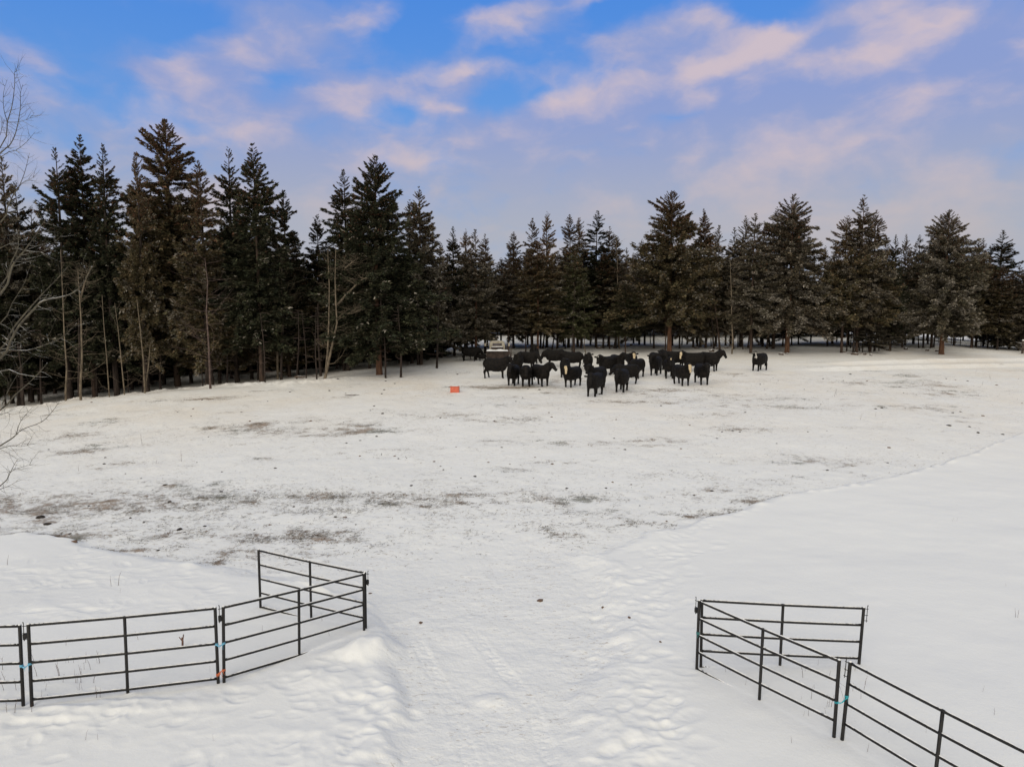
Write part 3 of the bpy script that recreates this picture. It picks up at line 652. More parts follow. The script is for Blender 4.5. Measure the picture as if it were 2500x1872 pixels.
twine('orange twine tied low around two left posts near the snow', alongp(L1r, .12), alongp(L2l, .15)+Vector((0, 0, .03)), 'tw_orange', 3, sag=-.02, tails=5)
twine('teal blue cord slung between the two right posts', alongp(R1r, .45), alongp(R2l, .56), 'tw_teal', 4, wraps=2, tails=1)
twine('dark green twine wound round the right gate end post', alongp(R1l, .52), alongp(R1l, .52), 'tw_green', 5, wraps=7, tails=5, both=False)
b = MB()
a0 = alongp(R1r, .73); a1 = alongp(R2l, .42); b.tube([a0, (a0+a1)/2+Vector((0, -.02, .01)), a1], .0022, 4); a2 = alongp(R2l, .66); b.tube([alongp(R1r, .72), a2], .0018, 4)
tag(b.build('tie_wire', noisemat('galvanised_wire', (.14, .14, .14), (.3, .3, .3), 30, .5, metallic=.6)), 'thin loose wire crossed between the two near right posts', 'wire')

# ------------------------------------------------------------------ old truck behind the herd
def truck():
    p = on(1214, 891)
    root = empty('farm_truck', p, R_(2)); root.scale = [p.y/66.0]*3; tag(root, 'old cream farm truck with a snow topped dark box, parked by the trees', 'truck')
    cream = noisemat('faded_cream_paint', (.24, .21, .16), (.42, .38, .30), 3, .6, .15, 20, snow=(1.2, .5, 6)); dark = noisemat('rusty_dark_steel', (.018, .014, .012), (.06, .042, .034), 4, .85, .5, 20)
    gl = noisemat('dull_window_glass', (.03, .025, .028), (.10, .085, .09), 2, .25, spec=.6)
    # cab seen from behind: rounded roof and pillars, open to a window
    zb, zt = 1.18, 2.22; w = .72; prof = []
    def ring(y, s, z0, z1, zr):
        pts = []
        for a, bq in ((-1, 0), (-1, .55), (-.97, .8), (-.88, .94), (-.7, 1.0), (0, 1.02), (.7, 1.0), (.88, .94), (.97, .8), (1, .55), (1, 0)): pts.append(Vector((a*w*s, y, z0+(z1-z0)*bq)))
        return pts
    b = MB(); b.rings([ring(-.02, .9, zb, zt-.05, 0), ring(0, 1, zb, zt, 0), ring(1.15, 1.02, zb, zt+.02, 0), ring(1.5, .95, zb, zt-.12, 0)])
    cab = b.build('cab', cream, root)
    b = MB(); b.box((0, -.035, 1.93), (.86, .03, .22)); b.build('rear_window', gl, cab, smooth=False)
    b = MB()
    for a, bb in (((-.45, 0, 2.055), (.45, 0, 2.055)), ((-.45, 0, 1.805), (.45, 0, 1.805)), ((-.45, 0, 1.805), (-.45, 0, 2.055)), ((.45, 0, 1.805), (.45, 0, 2.055))): b.tube([Vector(a)+Vector((0, -.05, 0)), Vector(bb)+Vector((0, -.05, 0))], .02, 6)
    b.build('window_frame', cream, cab)
    b = MB(); b.box((0, -.05, 1.6), (1.12, .05, .2)); b.build('headboard', dark, root, smooth=False)
    b = MB(); b.box((0, -.09, 1.725), (1.16, .10, .05), taper=.8); b.build('headboard_snow', M['snow_cap'], root)
    # hood and front wings ahead of the cab
    b = MB(); b.rings([[Vector((x*.62, y, .62+(zz)*(.62-.1*(y-1.5)))) for x, zz in ((-1, 0), (-1, .7), (-.7, .95), (0, 1), (.7, .95), (1, .7), (1, 0))] for y in (1.5, 2.0, 2.6)]); b.build('hood', cream, root)
    # box body
    b = MB(); b.box((0, -.62, .98), (2.0, 1.08, .78)); b.box((0, -1.19, 1.34), (2.04, .05, .07)); b.box((0, -1.19, .62), (2.04, .05, .07))
    for x in (-.99, -.5, 0, .5, .99): b.box((x, -1.185, .98), (.06, .05, .74))
    bed = b.build('box_body', dark, root, smooth=False)
    b = MB(); r = random.Random(2); nx, ny = 26, 10; V0 = []
    for j in range(ny):
        for i in range(nx):
            e = min(i, nx-1-i, j, ny-1-j); h = .015 if e == 0 else .07+r.uniform(0, .06)+.03*math.sin(i*.5)
            V0.append((-1.0+2.0*i/(nx-1), -1.19+1.14*j/(ny-1)-(.04*r.random() if j == 0 else 0), 1.372+h))
    b.add(V0, [(j*nx+i, j*nx+i+1, (j+1)*nx+i+1, (j+1)*nx+i) for j in range(ny-1) for i in range(nx-1)]); b.build('snow_load', M['snow_cap'], bed)
    for s in (-1, 1):
        b = MB(); zz = 2.02; b.tube([(s*.72, .5, zz), (s*1.12, .35, zz+.01)], .018, 6); b.tube([(s*1.12, .35, zz+.03), (s*1.12, .35, zz-.2)], .02, 6); b.tube([(s*.72, .5, zz-.22), (s*1.12, .35, zz-.18)], .012, 6)
        mr = b.build('mirror', cream, root); b = MB(); b.box((s*1.12, .34, zz-.12), (.16, .03, .26)); b.build('mirror_plate', cream, mr, smooth=False)
        for yy in (-.7, 1.9):
            b = MB(); b.rings([[Vector((s*xx, yy+math.cos(k*math.pi/8)*rr_, .40+math.sin(k*math.pi/8)*rr_)) for k in range(16)] for xx, rr_ in ((.70, .30), (.70, .40), (.92, .40), (.92, .3))]); wh = b.build('wheel', noisemat('tyre_rubber', (.012, .012, .012), (.03, .028, .026), 9, .9), root)
            b = MB(); b.rings([[Vector((s*xx, yy+math.cos(k*math.pi/8)*rr_, .40+math.sin(k*math.pi/8)*rr_)) for k in range(16)] for xx, rr_ in ((.90, .24), (.93, .22), (.91, .08))]); b.build('rim', cream, wh)
    b = MB(); b.box((0, -1.28, .5), (1.7, .08, .14)); b.build('bumper', dark, root, smooth=False)
truck()
# ------------------------------------------------------------------ orange box half sunk in the snow
def orange_box():
    p = on(1110, 959); s = p.y/FPX; w = 21*s; h = 16*s; d = .4
    root = empty('feed_box', p, R_(-4)); tag(root, 'small orange red plastic box standing alone in the snow', 'box')
    om = noisemat('sun_faded_orange_plastic', (.52, .105, .055), (.66, .16, .09), 6, .5, .1, spec=.4); t = .02
    b = MB(); n = 14
    P = []
    for i in range(n+1):
        u = i/n; P.append((-w/2+w*u, 0, -.03+(.10*h*math.sin(math.pi*u)))); 
    V0 = [(x, y, z) for x, y, z in P]+[(x, 0, h) for x, _, _ in P]; V1 = [(x, t, z) for x, _, z in V0]
    m = n+1; f = []
    for i in range(n): f += [(i, i+1, m+i+1, m+i), (2*m+i+1, 2*m+i, 3*m+i, 3*m+i+1), (m+i, m+i+1, 3*m+i+1, 3*m+i), (i+1, i, 2*m+i, 2*m+i+1)]
    f += [(0, m, 3*m, 2*m), (n, 2*m+n, 3*m+n, m+n)]
    b.add(V0+V1, f); b.build('front_panel', om, root, smooth=False)
    for x in (-w/2+t/2+.001, w/2-t/2-.001):
        b = MB(); b.box((x, d/2+t, h/2-.02), (t, d, h-.02)); b.build('side_panel', om, root, smooth=False)
    b = MB(); b.box((0, d+t*1.5+.001, h/2-.02), (w-.004, t, h-.02)); b.build('back_panel', om, root, smooth=False)
    b = MB(); b.box((0, -.008, h-.02), (w+.02, .02, .035)); b.build('rim', noisemat('darker_orange_rim', (.30, .075, .05), (.38, .11, .07), 9, .6), root, smooth=False)
    b = MB(); b.rings([[Vector((math.cos(k*.7854)*w*.5*q, d/2+math.sin(k*.7854)*d*.5*q, z)) for k in range(8)] for q, z in ((.95, h-.10), (.9, h-.02), (.5, h+.01))]); b.build('snow_fill', M['snow_cap'], root)
orange_box()
# ------------------------------------------------------------------ fences at the far right
M['weathered'] = noisemat('weathered_wood', (.07, .055, .045), (.17, .14, .115), 5, .95, .5, 20, stretch=(1, 1, .3), snow=(1.15, .4, 8))
def rail_fence():
    pts = [(2442, 843, 822), (2462, 847, 833), (2494, 860, 836), (2540, 872, 845)]
    P = []
    for px, by, ty in pts:
        x, y = ground_hit(px, by+3, ground); P.append(Vector((x, y, surf(x, y))))
    root = empty('rail_fence', P[0]); tag(root, 'snow topped wooden rail fence dropping away at the right edge', 'fence')
    H = [1.6, 1.1, 1.35, 1.3]
    for i, p in enumerate(P):
        b = MB(); q = p-P[0]; b.tube([q-Vector((0, 0, .3)), q+Vector((.02, 0, H[i]*.5)), q+Vector((.0, 0, H[i]))], [.13, .12, .11], 8); b.build('post', M['weathered'], root)
        b = MB(); b.rings([[q+Vector((math.cos(k)*.12*s, math.sin(k)*.12*s, H[i]+z)) for k in (0, .785, 1.57, 2.355, 3.14, 3.925, 4.71, 5.5)] for s, z in ((1, 0), (1.05, .05), (.5, .11))]); b.build('snow_cap', M['snow_cap'], root)
    for i in range(len(P)-1):
        for h in (.95, .45):
            a = P[i]-P[0]+Vector((0, -.13, h+(.15 if i == 0 else 0))); c = P[i+1]-P[0]+Vector((0, -.13, h))
            b = MB(); b.tube([a, (a+c)/2+Vector((0, 0, -.04)), c], [.07, .065, .06], 7); rl = b.build('rail', M['weathered'], root)
            if h > .5:
                b = MB(); snow_strip(b, a+Vector((0, 0, .062)), (a+c)/2+Vector((0, 0, .022)), .06, i); snow_strip(b, (a+c)/2+Vector((0, 0, .022)), c+Vector((0, 0, .055)), .055, i+9)
                for k in range(1): b.build('rail_snow', M['snow_cap'], rl)
rail_fence()
def wire_fence():
    pts = [(2251, 833), (2290, 832), (2321, 834), (2331, 834), (2343, 836), (2368, 838), (2383, 839), (2393, 840), (2405, 840), (2419, 841), (2432, 842)]
    P = []
    for px, by in pts:
        x, y = ground_hit(px, by+5, ground); P.append(Vector((x, y, surf(x, y))))
    root = empty('wire_fence', P[0]); tag(root, 'thin wire fence on slim posts along the dark wood at far right', 'fence')
    for i, p in enumerate(P):
        q = p-P[0]; b = MB(); h = 2.0 if i % 3 else 2.3; b.tube([q-Vector((0, 0, .2)), q+Vector((.03*(i % 2), 0, h))], [.05, .04], 6); b.build('post', M['weathered'], root)
    for h in (.5, .95, 1.4):
        b = MB(); b.tube([p-P[0]+Vector((0, -.05, h)) for p in P], .012, 4); b.build('wire', M['bark_twig'], root)
wire_fence()
# ------------------------------------------------------------------ conifers
STY = { # needle colours, frost share, cone share near the top, droop, raggedness, spray size
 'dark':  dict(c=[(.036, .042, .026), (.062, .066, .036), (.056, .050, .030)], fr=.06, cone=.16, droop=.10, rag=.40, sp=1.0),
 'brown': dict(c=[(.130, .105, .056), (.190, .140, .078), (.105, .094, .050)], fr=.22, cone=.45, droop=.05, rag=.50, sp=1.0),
 'frost': dict(c=[(.100, .092, .062), (.165, .136, .090), (.108, .092, .060)], fr=.50, cone=.22, droop=.12, rag=.50, sp=1.0),
 'green': dict(c=[(.080, .090, .042), (.125, .128, .060), (.105, .092, .050)], fr=.18, cone=.15, droop=.02, rag=.42, sp=.9),
 'loose': dict(c=[(.118, .098, .066), (.180, .142, .096), (.095, .084, .056)], fr=.46, cone=.28, droop=.20, rag=.75, sp=1.05)}
def crown_arrays(seed, H, R, cb, nb, ns, sty, prof=.85, second=None, fr=None):
    g = np.random.default_rng(seed); S = STY[sty]; frost = S['fr'] if fr is None else fr
    nw = max(int(nb/3), 8)
    wl = cb+(1-cb)*np.sort(g.random(nw))**.95                      # whorls
    t = np.clip(np.repeat(wl, 3)+g.normal(0, .016, nw*3), cb, .992); nb = len(t)
    u = (t-cb)/(1-cb)
    az = g.random(nb)*2*np.pi
    lump = 1+S['rag']*.55*np.sin(az*2+u*9+g.random()*6)*np.sin(u*17+az+g.random()*6)
    p = (1-u)**prof*np.clip((1-u)/.16, 0.02, 1)**.4*(.70+.30*np.clip(u/.12, 0, 1))
    L = R*p*lump*g.uniform(1-.5*S['rag']-.22, 1.12, nb)+.012*H*(1-u)**.3*.6+.005*H
    L *= np.where(g.random(nb) < .05*S['rag']*2, 1.35, 1)
    e0 = np.interp(u, [0, .3, .75, 1], [-.26-S['droop'], -.08-S['droop'], .15, .85])+g.normal(0, .20, nb)   # rise at the trunk
    tip = g.normal(.16, .14, nb)+.14*(1-u)
    ox = np.zeros(nb); oy = np.zeros(nb)
    hz = t*H
    k = g.choice(nb, ns, p=((L+.10)**.95)/np.sum((L+.10)**.95)); s = g.random(ns)**.62*.94+.06
    l = L[k]; ca, sa = np.cos(az[k]), np.sin(az[k])
    r = l*s*np.cos(e0[k]*.7); zz = hz[k]+l*(s*np.sin(e0[k])+tip[k]*s*s*.55)
    sag = -S['droop']*l*s*.4*(1-u[k])
    th_ = (.035+.085*l*np.sqrt(s)*(1-.55*s))*np.clip((1-u[k])*3, .25, 1)
    P = np.stack([r*ca, r*sa, zz+sag-.35*th_], -1)+g.normal(0, 1, (ns, 3))*np.stack([th_*.55, th_*.55, th_*.62], -1)
    out = np.stack([ca*np.cos(e0[k]*.6), sa*np.cos(e0[k]*.6), np.sin(e0[k])*.8+tip[k]*s*.8], -1)
    lat = np.stack([-sa, ca, np.zeros(ns)], -1)
    side = np.where(g.random(ns) < .5, -1, 1)*np.where(s > .9, .25, 1); ang = g.uniform(.45, 1.15, ns)
    d = out*np.cos(ang)[:, None]+lat*(np.sin(ang)*side)[:, None]; d[:, 2] += g.normal(.05, .26, ns)
    d /= np.linalg.norm(d, axis=1)[:, None]
    sl = S['sp']*(H/16)*g.uniform(.15, .38, ns)*np.clip(.22+l/R*1.3, .28, 1.1)
    fb = g.random(nb)**2*2.6; fr_s = g.random(ns) < frost*fb[k]*(0.35+.9*s)*np.interp(u[k], [0, .25, 1], [.7, 1.1, .9])
    co_s = (g.random(ns) < S['cone']*np.clip((u[k]-.45)/.4, 0, 1)*1.6)
    cb_ = np.array(S['c'])[g.integers(0, 3, ns)]*g.uniform(.7, 1.3, ns)[:, None]
    Vv = []; Cc = []
    for a, ln, wd in ((-.7, .74, .24), (0, 1.0, .19), (.7, .74, .24)):
        up = np.cross(d, np.stack([g.normal(0, .35, ns), g.normal(0, .35, ns), np.ones(ns)], -1)); up /= np.linalg.norm(up, axis=1)[:, None]+1e-9
        dd = d*math.cos(a)+up*math.sin(a); w = np.cross(dd, np.stack([g.normal(0, .5, ns), g.normal(0, .5, ns), np.ones(ns)], -1)); w /= np.linalg.norm(w, axis=1)[:, None]+1e-9
        ll = (sl*ln)[:, None]; ww = w*(sl*wd)[:, None]
        mid_ = P+dd*ll*.45; tipp = P+dd*ll; tipp[:, 2] -= sl*.10
        bs = P+dd*ll*.12; Vv.append(np.stack([bs-ww, tipp, bs+ww], 1))
        c = cb_.copy()*g.uniform(.8, 1.2, ns)[:, None]
        snow = fr_s & (g.random(ns) < .62)
        c[snow] = np.array((.38, .34, .285))*g.uniform(.4, 1.3, snow.sum())[:, None]
        cone = co_s & ~snow & (g.random(ns) < .7)
        c[cone] = np.array((.19, .10, .062))*g.uniform(.6, 1.3, cone.sum())[:, None]
        Cc.append(c)
    V_ = np.concatenate(Vv).reshape(-1, 3); C_ = np.repeat(np.concatenate(Cc), 3, 0)
    n4 = len(V_)//3; F_ = np.arange(n4*3).reshape(-1, 3)
    return V_, F_, C_, (t, az, L, e0, tip)
def crown_mesh(*a, **k):
    V_, F_, C_, _ = crown_arrays(*a, **k); return mesh_np('crown', V_, F_, M['needles'], False, C_)
def trunk_mesh(seed, H, cb, mat, r0=None, twigs=14):
    r = random.Random(seed); b = MB(); r0 = r0 or H*.0095; n = 9; bend = r.uniform(-.006, .006)*H
    pts = [(bend*math.sin(i/n*3), bend*.6*math.sin(i/n*4+1), -.5+(H*.985+.5)*i/n) for i in range(n+1)]
    rad = [r0*(1.3 if i == 0 else 1)*(1-i/n)**.8+.012 for i in range(n+1)]; pts.insert(1, (pts[0][0], pts[0][1], .18)); rad.insert(1, r0*1.08); rad[0] = r0*1.5
    b.tube(pts, rad, 8)
    for k in range(twigs):
        z = r.uniform(.03, cb+.10)*H; a = r.uniform(0, 6.28); l = r.uniform(.04, .10)*H*.8
        p = Vector((0, 0, z)); q = p+Vector((math.cos(a)*l*.6, math.sin(a)*l*.6, -.02*l)); e = p+Vector((math.cos(a)*l, math.sin(a)*l, -.18*l))
        b.tube([p, q, e], [.022, .014, .006], 3)
    return b.mesh('trunk', M[mat])
PH, PR = 16.0, 3.0
PROTO = {}
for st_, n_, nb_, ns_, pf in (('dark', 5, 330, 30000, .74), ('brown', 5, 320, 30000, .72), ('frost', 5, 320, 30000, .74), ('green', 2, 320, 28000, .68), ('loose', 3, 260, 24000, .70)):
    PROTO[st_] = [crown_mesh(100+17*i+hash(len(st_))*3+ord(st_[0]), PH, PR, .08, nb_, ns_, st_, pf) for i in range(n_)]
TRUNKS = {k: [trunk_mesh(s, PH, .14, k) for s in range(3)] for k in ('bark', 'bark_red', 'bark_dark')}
def conifer(x, y, H, R, style, label, group=None, name='conifer', seed=0, cb=None, unique=False, trunk='bark', nb=220, ns=7500, prof=.85, lean=0.0, r0=None, fr=None, by_vis=False):
    z = surf(x, y); root = empty(name, (x, y, z)); tag(root, label, 'conifer', group)
    rot = (seed*2.399) % 6.283
    if unique:
        cr = link('crown', crown_mesh(seed+900, H, R, cb if cb is not None else .12, nb, ns, style, prof, fr=fr), root)
        tr = link('trunk', trunk_mesh(seed, H, cb or .12, trunk, r0), root)
    else:
        me = PROTO[style][seed % len(PROTO[style])]
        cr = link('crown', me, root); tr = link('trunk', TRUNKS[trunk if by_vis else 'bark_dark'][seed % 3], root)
        c = .08 if cb is None else cb
        k = (1-c)/(1-.08); cr.scale = (R/PR*(-1 if seed % 2 else 1), R/PR, H/PH*k); cr.location = (0, 0, H*(1-k))
        tr.scale = (H/PH*1.1, H/PH*1.1, H/PH)
        tr.rotation_euler = (0, 0, rot)
    cr.rotation_euler = (0, 0, rot)
    root.rotation_euler = (0, lean, 0)
    return root
# px top, py top, base py (or None), depth if base hidden, half width px, crown base fraction, style, unique, trunk, label
TT = [
 (5, 383, None, 58, 60, .17, 'frost', 0, 'bark', 'dark frosted fir cut by the left edge behind the bare tree'),
 (36, 440, None, 62, 55, .17, 'dark', 0, 'bark', 'dark fir just right of the fir at the left edge'),
 (-70, 420, None, 56, 80, .17, 'dark', 0, 'bark', 'fir mostly outside the left edge of the picture'),
 (133, 360, None, 57, 62, .17, 'dark', 0, 'bark', 'left spire of the three tall firs at far left'),
 (193, 329, None, 59, 64, .17, 'dark', 1, 'bark', 'middle and tallest spire of the three tall firs at far left'),
 (250, 352, None, 58, 58, .17, 'dark', 0, 'bark', 'right spire of the three tall firs at far left'),
 (76, 500, None, 68, 40, .17, 'dark', 0, 'bark', 'low distant fir between the left edge fir and three tall spires'),
 (305, 640, None, 64, 60, .17, 'dark', 0, 'bark', 'low fir hidden in the gap left of the tallest brown tree'),
 (403, 293, 946, 53, 104, .16, 'brown', 2, 'bark', 'tallest and widest brown fir, dominating the left wood'),
 (484, 392, None, 56, 66, .17, 'brown', 0, 'bark', 'brown fir forming the lower right shoulder of the tallest tree'),
 (330, 372, None, 57, 44, .17, 'brown', 0, 'bark', 'brown fir forming the left shoulder of the tallest tree'),
 (557, 358, None, 60, 58, .17, 'dark', 0, 'bark', 'left spire of the dark pair right of the tallest brown fir'),
 (617, 350, None, 57, 72, .17, 'dark', 1, 'bark', 'right and taller spire of the dark pair beside the tallest fir'),
 (692, 465, None, 62, 56, .17, 'dark', 1, 'bark', 'slender dark fir behind the bare birch with broken limbs'),
 (774, 523, None, 64, 50, .17, 'dark', 0, 'bark', 'short pointed dark fir between two tall dark firs'),
 (838, 414, None, 62, 60, .17, 'dark', 0, 'bark', 'tall uneven dark fir just left of the dense black fir'),
 (916, 381, 915, 53, 86, .15, 'dark', 2, 'bark_red', 'dense black fir with a blunt top and clear trunk at its foot'),
 (1022, 456, None, 63, 62, .17, 'frost', 1, 'bark', 'frosted fir with a spiky top right of the dense black fir'),
 (1000, 487, None, 66, 50, .17, 'loose', 0, 'bark', 'thin fir tucked behind the frosted spiky fir'),
 (1075, 590, None, 70, 40, .17, 'loose', 0, 'bark', 'small ragged fir where the tall left wood drops down'),
 (1106, 553, None, 72, 36, .12, 'dark', 0, 'bark', 'first of the four pointed firs above the truck, from the left'),
 (1137, 559, None, 74, 34, .12, 'brown', 0, 'bark', 'second of the four pointed firs above the truck'),
 (1160, 560, 878, 68, 50, .18, 'frost', 0, 'bark_red', 'third pointed fir above the truck, with a red trunk beside the calf'),
 (1184, 571, None, 73, 40, .12, 'brown', 0, 'bark', 'fourth pointed fir above the truck, rightmost of that row'),
 (1254, 566, None, 80, 46, .12, 'brown', 0, 'bark', 'broad brown fir standing alone right of the four pointed firs'),
 (1300, 533, None, 82, 38, .12, 'brown', 0, 'bark', 'brown topped fir left of the tall narrow spire in the middle wood'),
 (1336, 516, None, 80, 36, .10, 'brown', 0, 'bark', 'tall narrow spire in the middle of the wood'),
 (1313, 580, 866, 71, 62, .20, 'brown', 0, 'bark_red', 'brown fir in front with its trunk rising behind the herd'),
 (1240, 640, 868, 76, 50, .30, 'frost', 0, 'bark', 'bushy frosted fir just right of the truck'),
 (1391, 524, None, 80, 50, .12, 'brown', 0, 'bark', 'left head of the twin topped brown fir in the middle'),
 (1414, 532, None, 81, 42, .12, 'brown', 0, 'bark', 'right head of the twin topped brown fir in the middle'),
 (1404, 604, 861, 72, 46, .16, 'green', 0, 'bark', 'olive green pine standing forward in the middle of the wood'),
 (1459, 515, 848, 78, 58, .20, 'dark', 0, 'bark', 'dark fir with a heavy forked trunk in the middle of the wood'),
 (1489, 553, None, 82, 44, .14, 'brown', 0, 'bark', 'fir right behind the dark fork trunked fir'),
 (1507, 575, None, 79, 36, .2, 'loose', 0, 'bark', 'sparse brown fir behind the tall bare sapling'),
 (1530, 605, None, 90, 26, .12, 'frost', 0, 'bark', 'small distant fir left of the notch beside the wide brown fir'),
 (1546, 617, None, 92, 22, .12, 'frost', 0, 'bark', 'tiny distant fir spire in the notch left of the wide brown fir'),
 (1566, 584, None, 84, 40, .12, 'loose', 0, 'bark', 'ragged narrow fir leaning on the wide brown fir'),
 (1530, 690, 862, 71, 40, .24, 'green', 0, 'bark', 'small frosted fir alone on a thin trunk above the herd'),
 (1600, 640, 845, 76, 42, .2, 'frost', 0, 'bark', 'bushy fir low at the left foot of the wide brown fir'),
 (1643, 467, 860, 71, 88, .22, 'brown', 2, 'bark_red', 'wide brown fir with a leaning red trunk above the herd'),
 (1719, 511, None, 80, 42, .14, 'brown', 1, 'bark', 'narrow pointed fir right of the wide brown fir'),
 (1756, 550, None, 81, 44, .14, 'frost', 0, 'bark', 'frosted fir left of the pale birch with bare limbs'),
 (1793, 556, None, 82, 42, .16, 'frost', 0, 'bark', 'frosted fir directly behind the pale birch'),
 (1821, 527, None, 80, 40, .14, 'frost', 0, 'bark', 'left of two frosted spires right of the pale birch'),
 (1845, 521, 862, 74, 50, .2, 'frost', 0, 'bark', 'right of two frosted spires, its trunk beside the lone cow'),
 (1868, 552, None, 83, 36, .14, 'frost', 0, 'bark', 'low fir between the two spires and the tall frosted fir'),
 (1900, 505, 852, 77, 44, .2, 'loose', 0, 'bark', 'thin fir pressed against the left side of the tall frosted fir'),
 (1937, 475, 861, 73, 78, .19, 'loose', 2, 'bark_red', 'tall frosted fir with drooping open branches right of the lone cow'),
 (2015, 600, None, 100, 26, .14, 'loose', 0, 'bark', 'pale distant fir in the gap right of the tall frosted fir'),
 (2044, 590, None, 84, 42, .14, 'brown', 0, 'bark', 'low outer fir on the left of the broad brown clump'),
 (2070, 527, 861, 72, 72, .22, 'brown', 1, 'bark', 'broad leafy left half of the brown clump on many trunks'),
 (2110, 476, 861, 72.6, 58, .22, 'loose', 1, 'bark', 'leaning spire of the brown clump with many trunks'),
 (2141, 513, 859, 74, 46, .22, 'brown', 0, 'bark', 'right head of the brown clump with many trunks'),
 (2165, 586, None, 82, 34, .14, 'brown', 0, 'bark', 'low fir on the right flank of the brown clump'),
 (2188, 573, 857, 84, 30, .14, 'dark', 0, 'bark', 'left of three thin spires right of the brown clump'),
 (2213, 572, None, 85, 30, .14, 'frost', 0, 'bark', 'middle of three thin spires right of the brown clump'),
 (2246, 574, None, 84, 36, .14, 'dark', 0, 'bark', 'right of three thin spires, left of the big right fir'),
 (2178, 760, 858, 73, 28, .16, 'frost', 0, 'bark', 'small snow laden young fir in front of the three spires'),
 (2128, 780, 862, 71, 34, .2, 'frost', 0, 'bark', 'low snowy boughed young fir in front of the many trunks'),
 (2291, 549, 849, 80, 46, .18, 'frost', 0, 'bark', 'frosted fir behind the left side of the big right fir'),
 (2320, 513, 865, 70, 76, .19, 'frost', 2, 'bark_red', 'big frosted fir with an orange brown trunk at the right'),
 (2389, 587, 850, 76, 46, .18, 'brown', 0, 'bark', 'rounded brown fir right of the big right fir'),
 (2401, 582, None, 84, 32, .14, 'frost', 0, 'bark', 'thin fir peeping over the rounded brown fir at right'),
 (2418, 599, None, 86, 28, .14, 'dark', 0, 'bark', 'small dark fir between the rounded fir and last tall fir'),
 (2449, 562, None, 84, 54, .12, 'dark', 0, 'bark', 'last tall blue green fir near the right edge'),
 (2500, 660, None, 80, 48, .08, 'frost', 0, 'bark', 'half seen frosted fir at the right edge above the rail fence'),
 (2560, 640, None, 84, 60, .10, 'green', 0, 'bark', 'fir just outside the right edge beyond the rail fence')]
for i, (px, py, by, dep, hw, cb, sty, uq, trk, lab) in enumerate(TT):
    if px > 1240: cb = cb+.015
    if by is not None: gx, y = ground_hit(px, by, ground)
    else: y = dep
    tp = at_depth(px, py, y); z0 = surf(tp.x, y); H = tp.z-z0; R = hw*y/FPX
    conifer(tp.x, y, H, R*((1.62 if px < 1000 else 1.42) if uq > 1 else 1.38 if px < 1000 else 1.30), sty, lab, seed=i*3+1, cb=cb, unique=uq > 0, trunk=trk, nb=500 if uq > 1 else 340, ns=75000 if uq > 1 else 36000, prof=.70 if uq > 1 else .74, r0=(.24 if uq > 1 else None), group=None, by_vis=by is not None)
rf = random.Random(5)
SK = ([-200, 0, 100, 300, 330, 520, 560, 740, 760, 880, 960, 1080, 1200, 1240, 1600, 2000, 2030, 2300, 2500, 2700], [470, 480, 540, 540, 470, 540, 470, 600, 590, 480, 560, 600, 605, 600, 590, 640, 620, 600, 630, 660])
LM_ = [(5, 'the left edge'), (133, 'the first tall left spire'), (193, 'the middle tall left spire'), (250, 'the third tall left spire'), (403, 'the tallest brown fir'), (484, 'the tallest fir right shoulder'), (557, 'the left dark pair spire'), (617, 'the right dark pair spire'), (692, 'the broken birch'), (774, 'the short pointed fir'), (838, 'the tall uneven dark fir'), (916, 'the dense black fir'), (1022, 'the spiky frosted fir'), (1106, 'the firs above the truck'), (1180, 'the red trunk by the truck'), (1254, 'the fir past the truck'),
 (1336, 'the tall narrow middle spire'), (1404, 'the olive green pine'), (1459, 'the dark forked fir'), (1530, 'the lone fir over the herd'), (1643, 'the wide brown fir'), (1719, 'the narrow pointed fir'), (1787, 'the pale right birch'), (1845, 'the frosted spires by the lone cow'), (1937, 'the tall drooping frosted fir'), (2015, 'the gap past the drooping fir'), (2090, 'the many trunked clump'), (2213, 'the three thin spires'), (2320, 'the big right fir'), (2389, 'the rounded brown fir'), (2449, 'the last tall blue green fir'), (2530, 'the right edge')]
_cnt = {}
ORD = ['', 'second ', 'third ', 'fourth ', 'fifth ', 'sixth ', 'seventh ', 'eighth ']
def near_label(px, what):
    nm = min(LM_, key=lambda q: abs(q[0]-px))[1]; k = _cnt.get((what, nm), 0); _cnt[(what, nm)] = k+1
    return what.replace('@', nm) + ('' if k == 0 else ', '+ORD[min(k, 7)]+'there from the left')
def fill(n, x0, x1, d0, d1, R0, label, group, stys, cb, up=70, lo=-2):
    for i in range(n):
        px = x0+(x1-x0)*(i+rf.uniform(.1, .9))/n; y = rf.uniform(d0, d1); py = float(np.interp(px, *SK))+rf.uniform(8, up)
        tp = at_depth(px, py, y); z0 = surf(tp.x, y); H = tp.z-z0
        conifer(tp.x, y, H, R0*rf.uniform(.8, 1.2), rf.choice(stys), near_label(px, label), group, seed=rf.randrange(1000), cb=cb*rf.uniform(.6, 1.2))
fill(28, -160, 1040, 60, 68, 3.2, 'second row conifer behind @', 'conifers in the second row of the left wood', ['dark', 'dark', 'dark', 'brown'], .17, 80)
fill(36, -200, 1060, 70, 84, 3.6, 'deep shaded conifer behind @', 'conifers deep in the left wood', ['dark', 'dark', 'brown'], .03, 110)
fill(46, 1080, 2560, 78, 86, 2.5, 'second row conifer behind @', 'conifers in the second row of the right wood', ['brown', 'frost', 'brown', 'frost', 'loose', 'green'], .24, 45)
fill(60, 1060, 2700, 92, 120, 4.0, 'back row conifer behind @', 'conifers at the back of the right wood', ['dark', 'brown', 'frost', 'dark'], .14, 60)
